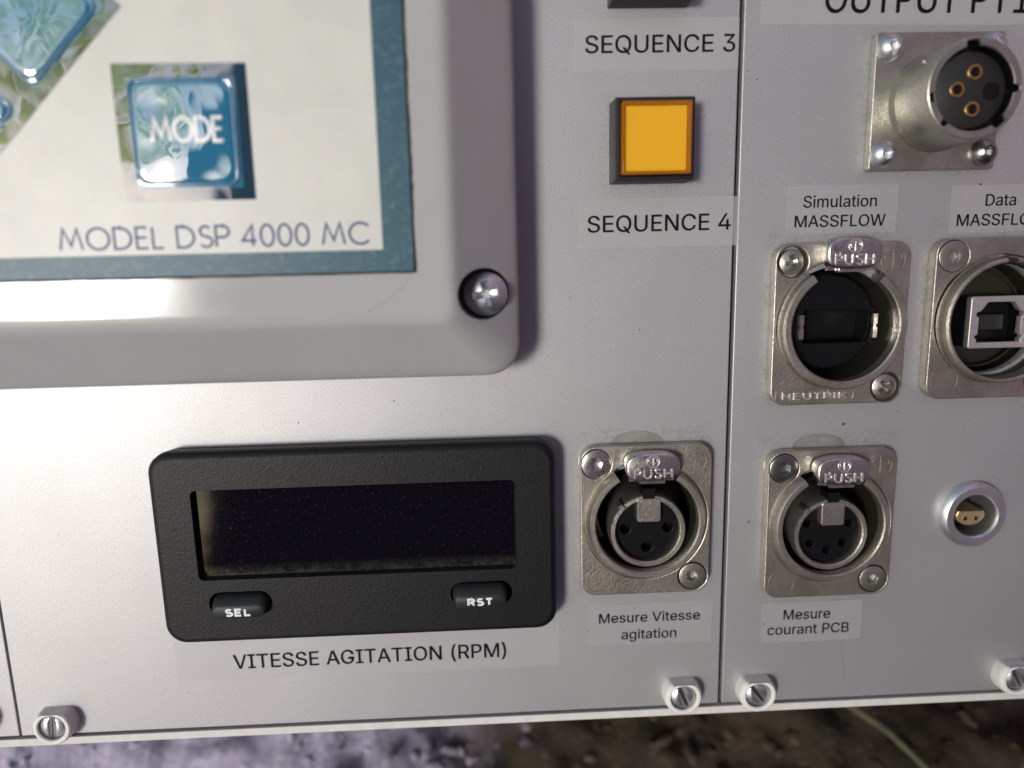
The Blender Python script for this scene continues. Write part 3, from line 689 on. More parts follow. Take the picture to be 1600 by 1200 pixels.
# overlay: dark edge, teal border, cream field
def el_rr(x0, x1, y0, y1, r, z=0): return rrect(x1 - x0, y1 - y0, r, z, (x0 + x1) / 2 - ex, (y0 + y1) / 2 - ey, 4)
plate('glue_line', [[(p[0] + 0.25 * noise.noise(Vector((p[0] * 1.5, p[1] * 1.5, 3))), p[1] + 0.12 * noise.noise(Vector((p[0] * 1.5, p[1] * 1.5, 9)))) for q in [el_rr(-116, -10.95, -2.45, 66.5, .3)] for a_, b_ in zip(q, q[1:] + q[:1]) for p in [Vector(a_).lerp(Vector(b_), s / 60) for s in range(60)]]], 14.90, 14.96, 'adhesive_brown', enc)
plate('overlay_border', [el_rr(-115.6, -11.35, -2.1, 66.3, .4)], 14.9, 15.12, 'overlay_teal', enc, 0.05)
plate('overlay_field', [el_rr(-111, -16.3, 1.5, 62, .15)], 15.1, 15.16, 'overlay_cream', enc, 0.02)
stroke_text(enc, 'MODEL DSP 4000 MC', -68.45 - ex, -18.3 - ex, 2.35 - ey, 3.75, 0.42, 15.165, 15.19, 'print_blue', track=0.13, space=0.42)

def on_face(o):
    o.scale = (FS, FS, 1)
    o.location = (o.location.x * FS + (FS - 1) * ex * MM, o.location.y * FS + (FS - 1) * ey * MM, FZ * MM)
for o in list(enc.children):
    if o.name.split('.')[0] in ('glue_line', 'overlay_border', 'overlay_field', 'lettering'):
        on_face(o)

g = G(); stroke(g, [(-11.13 - ex, -2.48 - ey), (-12.97 - ex, -4.67 - ey), (-15.96 - ex, -7.04 - ey), (-18.58 - ex, -8.21 - ey)], .10, 19.902, 19.915); g.build('scratch', 'scratch_grey', enc, 0)
def key(parent, name, cx, cy, size, rot, word=None, label=None, cell=20.8, blue_off=(0, 0)):
    """a printed cell with an embossed, domed key"""
    k_ = plate(name, [rrect(cell, cell, .15, 0, 0, 0, 2)], 15.15, 15.24, 'key_navy', parent, 0.03)
    k_.location = ((cx - ex) * MM, (cy - ey) * MM, 0)
    k_.rotation_euler = (0, 0, R(rot))
    if label: k_['label'] = label
    plate('blue_patch', [rrect(size + .9, size + .9, .2, 0, .15 + blue_off[0], -.1 + blue_off[1], 2)], 15.245, 15.262, 'key_blue', k_)
    # embossed pillow with hollows
    n = 46
    g = G(); hs = size / 2
    for j in range(n + 1):
        for i in range(n + 1):
            u = -1 + 2 * i / n; v_ = -1 + 2 * j / n
            e = max(abs(u), abs(v_))
            rr = (abs(u) ** 8 + abs(v_) ** 8) ** (1 / 8)
            plat = min(1, max(0, (1 - rr) / 0.07)); plat = plat * plat * (3 - 2 * plat)
            bulge = 0.10 * (1 - u * u) * (1 - v_ * v_)
            dent = -0.17 * math.exp(-((u + .40) ** 2 + (v_ - .42) ** 2) / 0.085) + 0.09 * math.exp(-((u + .1) ** 2 + (v_ + .3) ** 2) / 0.2)
            wav = 0.05 * noise.noise(Vector((u * 1.7 + cx, v_ * 1.7, 1.3)))
            g.v.append((u * hs, v_ * hs, 15.20 + plat * (0.30 + bulge * .6 + dent + wav)))
    for j in range(n):
        for i in range(n):
            a_ = j * (n + 1) + i
            g.f.append((a_, a_ + 1, a_ + n + 2, a_ + n + 1))
    g.build('key_cap', 'key_blue', k_, 60)
    rg = G()
    prof = [(0.30, 15.27), (0.22, 15.45), (0.0, 15.54), (-0.22, 15.50), (-0.36, 15.35)]
    rg.loft([rrect(size + 2 * d, size + 2 * d, 1.5 + d, z, 0, 0, 6) for d, z in prof])
    rg.build('key_rim', 'key_rim', k_, 60)
    on_face(k_)
    if word:
        stroke_text(k_, word, -5.2, 6.5, -1.6, 4.1, 0.60, 15.2, 15.66, 'key_letter', track=0.10)
    return k_
key(enc, 'mode_key', -46.6, 20.4, 16.0, -.3, 'MODE')
key(enc, 'arrow_key', -69.0, 39.1, 16.0, 45)
key(enc, 'arrow_key', -83.8 + 0.2, 24.4, 16.0, 45)

# ---------------- panel meter
mt = thing('panel_meter', -25.5, -54.0, 'black panel meter with long dark display and two small buttons', 'meter')
MW, MH = 76.6, 38.6
def mloop(i, z, r): return rrect(MW - 2 * i, MH - 2 * i, r, z, 0, 0, 10)
def winl(d, z): return rrect(61.0 + 2 * d, 17.9 + 2 * d, 1.0 + max(d, -.8), z, -.1, 2.95, 10)
g = G()
g.loft([mloop(0.4, 0, 3.6), mloop(0.0, 3.2, 4.0), mloop(0.1, 4.7, 3.95), mloop(0.5, 5.25, 3.7), mloop(1.2, 5.5, 3.2)])
bz = g.build('bezel_rim', 'meter_black', mt, 60)
o_ = plate('bezel', [mloop(1.19, 0, 3.2), winl(.1, 0), rrect(12.1, 4.9, 2.4, 0, -23.2, -11.0, 8), rrect(12.1, 4.9, 2.4, 0, 23.4, -10.9, 8)], 2.0, 5.502, 'meter_black', mt, 0.0)
g = G(); g.loft([winl(.1, 5.49), winl(0, 5.3), winl(-.15, 3.9)])
g.build('window_lip', 'meter_black', mt, 60)
dg_ = plate('display_window', [winl(-.1, 0)], 3.2, 4.0, 'display_glass', mt)
plate('inner_back', [mloop(3, 0, 2)], 1.0, 2.4, 'socket_black', mt)
for bx, by, wd in ((-23.1, -11.1, 'SEL'), (23.2, -11.0, 'RST')):
    g = G()
    q = lambda w, h, cy, z, r: rrect(w, h, r, z, 0, cy, 8)
    g.loft([q(10.9, 4.1, 0, 2.4, 1.9), q(10.9, 4.1, 0, 5.2, 1.9), q(10.4, 3.6, -.25, 6.6, 1.7), q(9.9, 2.6, -.75, 7.35, 1.25), q(9.4, 2.15, -.8, 7.5, 1.0)], False, True)
    b_ = g.build('push_button', 'key_rubber', mt, 50)
    b_.location = (bx * MM, by * MM, 0)
    b_['label'] = 'small dark button marked ' + wd
    stroke_text(b_, wd, -2.55, 2.45, -1.6, 1.65, 0.42, 7.49, 7.54, 'print_white', track=0.25)

# ---------------- square push buttons
def square_button(x, y, label, lit=True):
    t = thing('square_button', x, y, label, 'button', 'square illuminated push buttons')
    g = G()
    q = lambda s, z, r=.25: rrect(s, s, r, z, 0, 0, 3)
    g.loft([q(14.3, 0), q(14.1, 5.6), q(13.8, 5.95), q(12.9, 6.0), q(12.8, 5.8), q(12.8, 4.0)], False, False)
    g.build('housing', 'button_frame_black', t, 30)
    g = G(); g.loft([q(12.75, 4.0), q(12.75, 4.2)], False, True)
    g.build('housing_floor', 'socket_black', t, 30)
    g = G(); g.loft([q(12.3, 4.1), q(12.3, 6.9), q(12.1, 7.05), q(11.5, 7.05), q(11.25, 6.85), q(11.0, 6.0)], False, False)
    g.build('lens_rim', 'amber_dark', t, 30)
    g = G(); g.loft([q(11.0, 4.2), q(11.0, 6.1), q(10.8, 6.25)], False, True)
    g.build('lamp_plate', 'amber_plate', t, 30)
    g = G()
    g.loft([q(12.45, 4.25), q(12.35, 7.3), q(12.1, 7.55), q(11.9, 7.6)], False, True)
    g.build('lens_cap', 'amber_lens', t, 30)
    return t
square_button(31.1, 19.7, 'square amber push button in black frame between the two sequence stickers')
square_button(30.7, 50.0, 'square push button cut by the top edge, above the sequence three sticker')

# ---------------- stickers
def sticker(x0, x1, y0, y1, label, mat='clear_tape', rot=0.0, z=0.09):
    cx, cy = (x0 + x1) / 2, (y0 + y1) / 2
    t = thing('text_sticker', cx, cy, label, 'sticker', 'printed clear tape stickers on the panels', rot=rot)
    plate('tape', [rrect(x1 - x0, y1 - y0, .25, 0, 0, 0, 3)], 0.015, z, mat, t, 0.02)
    return t, cx, cy
Z = 0.10
t, a, b = sticker(17.6, 47.5, 32.3, 41.3, 'clear tape sticker reading SEQUENCE 3, above the amber button', 'clear_tape')
lettering(t, 'SEQUENCE 3', 19.6 - a, 46.8 - a, 35.45 - b, 2.95, Z)
t, a, b = sticker(18.1, 48.6, 1.0, 10.05, 'clear tape sticker reading SEQUENCE 4, its end curling over the seam', 'clear_tape')
lettering(t, 'SEQUENCE 4', 19.9 - a, 47.0 - a, 3.95 - b, 3.0, Z)
g = G()       # curled wrinkled end of the tape
n = 18
for j in range(n + 1):
    yy = -4.4 + 8.9 * j / n
    for i in range(7):
        u = i / 6
        zz = .1 + u * .5 * (0.4 + abs(noise.noise(Vector((yy * .9, u * 3, 2))))) + .25 * noise.noise(Vector((yy * 2.1, u * 2, 7))) * u
        g.v.append((13.6 + 1.9 * u + .25 * noise.noise(Vector((yy, u, 4))), yy, max(zz, .1)))
for j in range(n):
    for i in range(6):
        q = j * 7 + i
        g.f.append((q, q + 1, q + 8, q + 7))
g.build('curled_end', 'glossy_tape', t, 60)
t, a, b = sticker(51.3, 130, 39.5, 50, 'wide clear tape sticker reading OUTPUT PT100, above the tall round connector', 'clear_tape', rot=-.6)
lettering(t, 'OUTPUT PT100', 63.0 - a, 108.6 - a, 41.15 - b + .35, 4.9, Z)
t, a, b = sticker(57.6, 78.9, 2.8, 11.7, 'clear tape sticker reading Simulation MASSFLOW', 'glossy_tape')
lettering(t, 'Simulation', 60.8 - a, 74.9 - a, 7.65 - b, 2.15, Z)
lettering(t, 'MASSFLOW', 59.3 - a, 76.8 - a, 4.05 - b, 2.15, Z)
t, a, b = sticker(89.3, 110.5, 2.3, 11.2, 'clear tape sticker reading Data MASSFLOW', 'glossy_tape')
lettering(t, 'Data', 96.1 - a, 102.0 - a, 7.3 - b, 2.15, Z)
lettering(t, 'MASSFLOW', 90.8 - a, 108.3 - a, 3.65 - b, 2.15, Z)
t, a, b = sticker(-64.9, 13.7, -84.6, -74.5, 'clear tape sticker reading VITESSE AGITATION (RPM), under the black meter', 'clear_tape', rot=.1)
lettering(t, 'VITESSE AGITATION (RPM)', -53.4 - a, 2.5 - a, -82.1 - b, 3.1, Z)
t, a, b = sticker(19.7, 45.6, -80.6, -71.4, 'clear tape sticker reading Mesure Vitesse agitation', 'glossy_tape')
lettering(t, 'Mesure Vitesse', 22.0 - a, 43.1 - a, -75.5 - b, 2.1, Z)
lettering(t, 'agitation', 26.7 - a, 38.2 - a, -79.3 - b, 2.1, Z)
t, a, b = sticker(56.2, 77.6, -81.6, -72.6, 'clear tape sticker reading Mesure courant PCB', 'glossy_tape')
lettering(t, 'Mesure', 60.9 - a, 70.8 - a, -76.45 - b, 2.2, Z)
lettering(t, 'courant PCB', 57.6 - a, 75.0 - a, -79.8 - b, 2.2, Z)

# ---------------- D-flange connectors
def hex_screw(parent, cx, cy, z=2.5, r=2.85, turn=10, mat='bright_nickel', name='screw', ah=1.35):
    n = 48
    g = G()
    hx = []
    for i in range(n):
        t = 2 * math.pi * i / n
        q = (t - R(turn)) % (math.pi / 3) - math.pi / 6
        rr = ah * math.cos(math.pi / 6) / math.cos(q)
        hx.append((rr * math.cos(t), rr * math.sin(t)))
    g.loft([circ(r, z - 1.2, n), circ(r, z - .02, n), circ(r - .14, z + .06, n), [(x * 1.08, y * 1.08, z + .06) for x, y in hx], [(x, y, z - .05) for x, y in hx], [(x, y, z - 1.1) for x, y in hx], [(x * .2, y * .2, z - 1.35) for x, y in hx]], False, True)
    o = g.build(name, mat, parent, 30)
    o.location = (cx * MM, cy * MM, 0)
    return o

def collar(parent, r0, r1, zb, zt, a0, a1, mat='cast_nickel', wall=10.3, full=False, name='collar', c=(0.0, 0.0)):
    prof = [(12.35, zb - .3), (12.1, zb - .3), (12.0, zb + .25), (r0 + .05, zt - .35), (r0 - .3, zt), (r1 + .25, zt), (r1, zt - .25), (r1, -9.0)]
    n = 72
    g = G()
    loops = []
    steps = n if full else n
    for i in range(steps + (0 if full else 1)):
        t = R(a0) + (R(a1) - R(a0)) * i / steps
        loops.append([(c[0] + r * math.cos(t), c[1] + r * math.sin(t), z) for r, z in prof])
    if full:
        loops.append(loops[0])
    g.loft(loops, not full, not full, closed=False)
    if not full:
        for L in (loops[0], loops[-1]):
            b0 = len(g.v)
            g.v += [tuple(p) for p in L]
            g.f.append(tuple(range(b0, b0 + len(L))))
            g.f.append(tuple(reversed(range(b0, b0 + len(L)))))
    li = G(); li.loft([circ(r1 - .06, z_, 64, *c) for z_ in ((zt - .5) if full else 1.9, -8.9)]); li.build('collar_lining', 'socket_dark_olive', parent, 40)
    return g.build(name, mat, parent, 40)

def flange(parent, corners, mat='cast_nickel'):
    """26 x 31 die-cast flange; corners: list of (x, y) with open screw holes"""
    outl = [rrect(26, 31, 3.0, 0, 0, 0, 8), circ(12.32, 0, 72)]
    for cx, cy in corners:
        outl.append(circ(2.98, 0, 36, cx, cy))
    return plate('flange', outl, 0.02, 2.5, mat, parent, 0.22)

def blind_disc(parent, cx, cy, r=2.6, mat='cast_nickel'):
    g = G(); stroke(g, arc(cx, cy, r, r, 0, 360, 40), .22, 2.45, 2.56)
    g.build('blanking_ring', mat, parent, 40)

def push_tab(parent, cx, cy, w, h, z, mat='bright_nickel', tilt=0):
    g = G()
    pr = [(1.0, z - 2.6), (1.0, z - .5), (.97, z - .15), (.90, z)]
    g.loft([superell(w * s, h - (1 - s) * w, 3.0, zz, 0, 0) for s, zz in pr], True, True)
    tb = g.build('push_tab', mat, parent, 50)
    tb.location = (cx * MM, cy * MM, 0)
    stroke_text(tb, 'PUSH', -w * .36, w * .36, -h * .38, h * .36, .30, z - .05, z + .20, 'raised_nickel', track=.26)
    emblem(tb, 0.0, h * .22, h * .21, z, 'raised_nickel', .19, .16)
    g = G(); g.box(-w * .24, w * .24, -h * .5 - .55, -h * .46, z - 2.4, z - .7)
    g.box(-w * .42, -w * .26, -h * .5 - .2, -h * .40, z - 2.4, z - 1.5)
    g.box(w * .26, w * .42, -h * .5 - .2, -h * .40, z - 2.4, z - 1.5)
    g.build('tab_hinge', mat, tb, 30)
    return tb

def well(parent, floor=-8.8, mat='socket_black', r=10.9):
    g = G(); g.loft([circ(r, floor, 48), circ(r, floor + .05, 48)], False, True)
    return g.build('well_floor', mat, parent)

def audio_socket(i, pins, label, tone='bright_nickel', turns=(10, 30)):
    x, y = DX[i]
    t = thing('audio_socket', x, y, label, 'socket', 'round audio sockets on square nickel flanges')
    flange(t, [(-9.9, 12.0), (9.6, -12.1)])
    collar(t, 11.6, 10.25, 2.5, 4.1, 122, 418)
    well(t)
    hex_screw(t, -9.9, 12.0, turn=turns[0], mat=tone)
    hex_screw(t, 9.6, -12.1, turn=turns[1], mat='dull_nickel', r=2.7, ah=1.15)
    blind_disc(t, -9.4, -12.2)
    emblem(t, 9.6, 12.2, 2.35, 2.5, 'cast_nickel', .22, .10)
    g = G(); g.loft([rrect(8.4, 2.4, .4, z, -2.2, 13.9, 3) for z in (2.48, 2.51)], False, True)
    g.build('worn_patch', 'dull_nickel', t)
    push_tab(t, 0.6, 11.9, 10.5, 5.7, 5.6)
    bx, by = 0.55, -2.4
    g = G()
    g.loft([circ(7.75, -8.5, 72, bx, by), circ(7.75, 1.5, 72, bx, by), circ(7.45, 2.0, 72, bx, by), circ(6.75, 2.05, 72, bx, by), circ(6.5, 1.8, 72, bx, by), circ(6.5, -3, 72, bx, by)])
    g.build('contact_barrel', 'cast_nickel', t, 40)
    plate('insulator', [circ(6.48, 0, 60, bx, by)] + [circ(1.12 if len(pins) == 3 else .85, 0, 20, bx + px, by + py) for px, py in pins], -2.2, 0.6, 'socket_black', t, 0.12)
    for px, py in pins:
        g = G(); g.loft([circ(1.3, -2.3, 16, bx + px, by + py), circ(1.3, -2.25, 16, bx + px, by + py)], False, True)
        g.build('contact_hole', 'socket_black', t)
    g = G(); g.loft([rrect(4.7, 4.9, .5, z, bx + .1, by + 4.5, 4) for z in (-2, 2.15)] + [rrect(4.4, 4.6, .4, 2.3, bx + .1, by + 4.5, 4)], False, True)
    g.build('latch_block', 'cast_nickel', t, 30)
    g = G(); g.loft([rrect(2.4, 2.0, .1, z, bx, by + 8.0, 2) for z in (-1, 2.3)], False, True)
    g.build('latch_shadow', 'socket_black', t)
    g = G(); g.box(-.45, .45, -.3, .9, 0, 2.55)
    nb = g.build('locating_nub', 'cast_nickel', t)
    nb.location = ((bx - 5.2) * MM, (by + 5.1) * MM, 0); nb.rotation_euler = (0, 0, R(45))
    # bent latch spring deep in the well
    g = G(); g.tube([(-9.2, 1.5, -4), (-9.4, -1, -4), (-8.6, -3.5, -4), (-7.8, -5.6, -4)], .55, 8)
    g.build('latch_spring', 'dull_brass', t)
    return t
audio_socket(0, [(-4.35, .1), (4.35, .2), (.1, -3.9)], 'three-pole audio socket beside the black meter, PUSH tab bright')
audio_socket(1, [(-4.3, 2.0), (4.3, 1.7), (-3.6, -2.4), (3.2, -2.4), (0, -3.9)], 'five-pole audio socket right of the seam, next to the small round socket', 'steel_dark', (25, 5))

# network socket
t = thing('network_socket', DX[2][0], DX[2][1], 'nickel network socket with dark square jack and purple-sheened PUSH tab', 'socket')
flange(t, [(-9.7, 12.0), (9.8, -12.4)])
collar(t, 11.9, 10.35, 2.5, 4.3, 124, 415, c=(.3, -.4))
well(t, -9)
cross_screw(t, -9.7, 12.0, 1.9, 2.35, .5, 12, 'dull_nickel', 'screw', 1.1)
cross_screw(t, 9.8, -12.4, 2.0, 2.45, .6, 35, 'dull_nickel', 'screw', 1.2)
emblem(t, 9.6, 12.2, 2.35, 2.5, 'cast_nickel', .22, .10)
push_tab(t, 0.7, 13.5, 10.4, 5.9, 5.2, 'bright_nickel')
g = G(); g.loft([circ(9.3, -8.5, 64, -.6, .2), circ(9.3, -1.6, 64, -.6, .2), circ(9.0, -1.2, 64, -.6, .2)], False, False)
g.build('insert_rim', 'socket_black', t)
jx, jy = 1.9, -.8
plate('insert', [circ(9.02, 0, 64, -.6, .2), rrect(14.2, 6.9, .3, 0, 2.6 - 1.1, -.6, 2)], -2.6, -1.2, 'socket_black', t, 0.06)
g = G(); g.loft([rrect(14.6, 7.2, .3, z, 1.5, -.6, 2) for z in (-8.2, -8.1)], False, True)
g.build('jack_back', 'socket_black', t)
for sx in (-1, 1):
    g = G()
    for dy in (1.35, -1.35):
        g.box(-.42, .42, dy - 1.0, dy + 1.0, -1.6, -.75)
    g.box(-.15, .35, -.6, .6, -1.6, -.8)
    q = g.build('shield_spring', 'bright_nickel', t, 20)
    q.location = ((1.4 + sx * 7.35) * MM, -.7 * MM, 0)
    if sx > 0: q.rotation_euler = (0, 0, math.pi)
g = G(); g.box(-5.5, 7, 3.2, 3.7, -1.3, -1.0); g.box(-7, 6.2, -6.4, -5.9, -1.25, -1.05)
g.build('insert_ridge', 'socket_black', t, 20)
g = G(); g.loft([rrect(15.2 + d, 2.3 + d, .9, z, -4.2, -13.7, 5) for d, z in ((.35, 2.48), (.35, 2.62), (0, 2.62), (0, 2.5))])
g.build('name_frame', 'cast_nickel', t, 30)
stroke_text(t, 'NEUTRIK', -10.6, 2.1, -14.4, 1.4, .24, 2.45, 2.8, 'raised_nickel', track=.30)

# usb socket
t = thing('usb_socket', DX[3][0], DX[3][1], 'square USB socket in a round nickel collar under the Data sticker', 'socket')
flange(t, [(-9.6, 12.1), (9.6, -12.1)])
collar(t, 11.9, 11.1, 2.5, 5.0, 96, 446, c=(.5, -.3))
well(t, -9, 'socket_dark_olive', 10.6)
hex_screw(t, -9.6, 12.1, turn=0, mat='dull_nickel')
hex_screw(t, 9.6, -12.1, turn=20, mat='dull_nickel')
blind_disc(t, -9.4, -11.9, 2.7)
g = G(); g.loft([circ(10.2, z, 64) for z in (-8.6, -1.4)]); 
bd = plate('usb_backing', [circ(10.5, 0, 64)], -6.2, -5.6, 'socket_dark_olive', t)
g = G(); g.tube([(10.0 * math.cos(R(a_)), 10.0 * math.sin(R(a_)), -3.2) for a_ in range(200, 341, 10)], .25, 6)
g.tube([(8.9 * math.cos(R(a_)), 8.9 * math.sin(R(a_)), -3.2) for a_ in range(20, 161, 10)], .2, 6)
g.build('moulding_ring', 'socket_dark_olive', t)
ux, uy = 1.7, -.8
def rp(L): return [(x + ux, y + uy) for x, y in L]
outer = rrect(12.2, 10.2, .5, 0, ux, uy, 3)
inner = rp([(-4.35, -3.9), (-4.35, -3.2), (-4.75, -3.0), (-4.75, -2.6), (-4.2, -2.4), (-4.2, 1.0), (-4.7, 1.3), (-4.7, 1.9), (-3.9, 2.2), (-2.6, 3.9), (2.6, 3.9), (3.9, 2.2), (4.7, 1.9), (4.7, 1.3), (4.2, 1.0), (4.2, -2.4), (4.75, -2.6), (4.75, -3.0), (4.35, -3.2), (4.35, -3.9)])
plate('usb_shell', [outer, inner], -.4, 1.1, 'raised_nickel', t, 0.22)
g = G(); g.loft([rrect(12.0, 10.0, .5, z, ux, uy, 3) for z in (-5.6, -.4)]); g.build('usb_sleeve', 'socket_black', t, 30)
plate('usb_cavity', [rrect(11.6, 9.6, .3, 0, ux, uy, 2)], -5.5, -4.5, 'socket_black', t)
g = G(); g.loft([rrect(5.4, 2.9, .3, z, ux - .1, uy - .2, 3) for z in (-4.5, -1.6)], False, True)
g.build('usb_tongue', 'tongue_black', t)

# tall round output connector
t = thing('output_connector', OX, OY, 'tall round silver connector with three gold contacts under OUTPUT sticker', 'connector')
plate('flange', [rrect(23.8, 23.9, .6, 0, 0, 0, 3), circ(7.4, 0, 48)], 0.02, 2.0, 'dull_nickel', t, 0.15)
def notched(rin, depth, z):
    out = []
    depth *= 1.6
    for i in range(120):
        a_ = 360 * i / 120
        r = rin
        for c_, w_ in ((97, 9), (0, 5), (190, 6), (228, 5), (310, 9)):
            if abs((a_ - c_ + 180) % 360 - 180) <= w_: r = rin + depth
        out.append((r * math.cos(R(a_)), r * math.sin(R(a_)), z))
    return out
g = G()
c120 = lambda r, z: circ(r, z, 120)
g.loft([c120(8.9, 2.0), c120(8.7, 2.5), c120(8.4, 3.0), c120(8.3, 11.9), c120(8.15, 12.3), c120(8.0, 12.4), notched(6.95, .6, 12.4), notched(6.8, .6, 12.2), notched(6.8, .6, 8.0)])
g.build('barrel', 'dull_nickel', t, 30)
li = G(); li.loft([notched(6.75, .6, 12.0), notched(6.75, .6, 9.0)]); li.build('barrel_lining', 'socket_black', t)
g = G(); g.loft([c120(7.8, 7.0), c120(7.8, 9.4)], False, True)
g.build('insulator_ledge', 'socket_black', t)
g = G(); g.loft([circ(6.2, 9.0, 72), circ(6.2, 10.9, 72), circ(6.0, 11.05, 72)], False, True)
g.build('insulator', 'tongue_black', t, 40)
for px, py in ((.5, 2.9), (-2.35, .1), (.55, -3.1)):
    g = G(); g.loft([circ(1.28, 10.9, 28), circ(1.28, 11.25, 28), circ(1.2, 11.32, 28), circ(.86, 11.32, 28), circ(.8, 11.2, 28), circ(.8, 8.5, 28)])
    q = g.build('contact', 'gold', t, 40); q.location = (px * MM, py * MM, 0)
    g = G(); g.loft([circ(.82, 11.07, 20), circ(.82, 11.09, 20)], False, True)
    h_ = g.build('contact_bore', 'socket_black', q)
g = G(); g.loft([circ(1.5, 11.02, 28, 3.7, -.2), circ(1.5, 11.12, 28, 3.7, -.2), circ(1.3, 11.12, 28, 3.7, -.2), circ(1.3, 11.06, 28, 3.7, -.2)], False, True)
g.build('polarising_hole', 'socket_black', t)
g = G(); g.loft([circ(.42, z, 16) for z in (-.2, .25)] + [circ(.2, .4, 16)], False, True)
q = g.build('bayonet_pin', 'bright_nickel', t); q.matrix_local = Matrix.Translation((-6.3 * MM, 5.6 * MM, 7.5 * MM)) @ Matrix.Rotation(R(-45 - 90), 4, 'Z') @ Matrix.Rotation(R(-90), 4, 'X')
for sx, sy, tn, mt_ in ((-1, 1, 0, 'zinc'), (-1, -1, 15, 'zinc'), (1, -1, 30, 'steel_dark'), (1, 1, 5, 'zinc')):
    n = 40
    hx = []
    for i in range(n):
        a_ = 2 * math.pi * i / n
        q_ = (a_ - R(tn)) % (math.pi / 3) - math.pi / 6
        rr = 1.12 * math.cos(math.pi / 6) / math.cos(q_)
        hx.append((rr * math.cos(a_), rr * math.sin(a_)))
    dm = lambda q: 2.15 + 2.0 * math.sqrt(max(0, 1 - q * q))
    g = G()
    g.loft([circ(2.45, 2.0, n)] + [circ(2.45 * q, dm(q), n) for q in (1, .98, .93, .85, .74, .60)] + [[(x * 1.05, y * 1.05, 4.02) for x, y in hx], [(x, y, 3.95) for x, y in hx], [(x, y, 2.7) for x, y in hx]], False, True)
    s_ = g.build('cap_screw', mt_, t, 40)
    s_.location = (sx * 9.45 * MM, (sy * 9.2 + .1) * MM, 0)

# small round socket
t = thing('small_round_socket', LX, LY, 'small round silver socket with two gold contacts, right of the five-pole socket', 'socket')
g = G()
g.loft([circ(6.9, 0, 72), circ(6.9, 1.3, 72), circ(6.75, 1.55, 72), circ(6.15, 2.1, 72), circ(6.0, 2.2, 72), circ(4.75, 2.2, 72), circ(4.45, 1.9, 72), circ(4.4, 1.8, 72), circ(4.35, -6, 72)])
g.build('threaded_shell', 'turned_aluminium', t, 20)
g = G(); g.loft([circ(4.5, -6, 40), circ(4.5, -5.9, 40)], False, True)
g.build('well_floor', 'socket_black', t)
def dshape(s, z):
    L = [(3.05 * s * math.cos(R(a_)), 2.35 * s * math.sin(R(a_))) for a_ in range(180, 361, 10)] + [(2.7 * s, .75 * s), (-2.7 * s, .75 * s)]
    return [(x + .25, y - .3, z) for x, y in L]
g = G(); g.loft([dshape(1, -6), dshape(1, .2), dshape(.93, .35)], False, True)
ins = g.build('contact_block', 'dull_brass', t, 30)
for px in (-.95, 1.3):
    g = G(); g.loft([circ(.5, .34, 20, px, -1.1), circ(.5, .45, 20, px, -1.1), circ(.30, .45, 20, px, -1.1), circ(.28, .40, 20, px, -1.1)])
    q = g.build('contact', 'gold', t, 30)
    g = G(); g.loft([circ(.29, .37, 16, px, -1.1), circ(.29, .40, 16, px, -1.1)], False, True)
    g.build('contact_bore', 'print_black', q)

# ================================================================ GROUND, ADDED WALLS AND FOLIAGE BEHIND THE PHOTOGRAPHER
k = N('ground_lilac_to_shade')
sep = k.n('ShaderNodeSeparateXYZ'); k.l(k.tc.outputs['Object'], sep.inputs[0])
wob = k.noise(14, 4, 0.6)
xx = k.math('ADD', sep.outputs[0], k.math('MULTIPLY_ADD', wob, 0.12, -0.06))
side = k.math('MULTIPLY_ADD', xx, 1 / 0.075, 0.75, clamp=True)  # lilac turns dark brown along x: shade on the right put into colour
fine = k.noise(1.0, 5, 0.7, k.stretch(420, 150, 200))
mid = k.noise(75, 5, 0.65)
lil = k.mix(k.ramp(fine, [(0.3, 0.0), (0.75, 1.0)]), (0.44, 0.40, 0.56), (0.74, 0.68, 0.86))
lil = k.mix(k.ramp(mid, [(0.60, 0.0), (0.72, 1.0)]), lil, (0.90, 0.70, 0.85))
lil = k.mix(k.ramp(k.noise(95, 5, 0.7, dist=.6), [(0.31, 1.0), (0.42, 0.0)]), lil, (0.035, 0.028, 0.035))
shade_brown = k.mix(k.ramp(mid, [(0.35, 0.0), (0.7, 1.0)]), (0.030, 0.021, 0.013), (0.085, 0.060, 0.036))
shade_brown = k.mix(k.ramp(k.noise(160, 4, 0.7), [(0.62, 0.0), (0.75, 1.0)]), shade_brown, (0.21, 0.17, 0.12))
k.set(Base_Color=k.mix(side, lil, shade_brown), Roughness=0.85)
k.bump(k.noise(260, 5, 0.7), 1.3 * MM, 0.9)
g = G()
def axis(lo, hi, step, far):
    a_ = []
    x = lo
    while x <= hi + 1e-9:
        a_.append(x); x += step
    s = step; x = lo
    left = []
    while x > -far:
        s *= 1.45; x -= s; left.append(x)
    s = step; x = a_[-1]
    right = []
    while x < far:
        s *= 1.45; x += s; right.append(x)
    return left[::-1] + a_ + right
xs = axis(-230, 230, 2.5, 30000); ys = axis(-70, 60, 2.5, 30000)
for y in ys:
    for x in xs:
        w = 1.0 if abs(x) < 400 and abs(y) < 300 else .3
        z = 5.0 * noise.fractal(Vector((x / 45, y / 45, .3)), 0.9, 2.1, 5) + 2.2 * noise.noise(Vector((x / 9, y / 9, 4)))
        g.v.append((x, y, w * z))
nx = len(xs)
for j in range(len(ys) - 1):
    for i in range(nx - 1):
        a_ = j * nx + i
        g.f.append((a_, a_ + 1, a_ + nx + 1, a_ + nx))
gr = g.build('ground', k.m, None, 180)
gr['kind'] = 'structure'

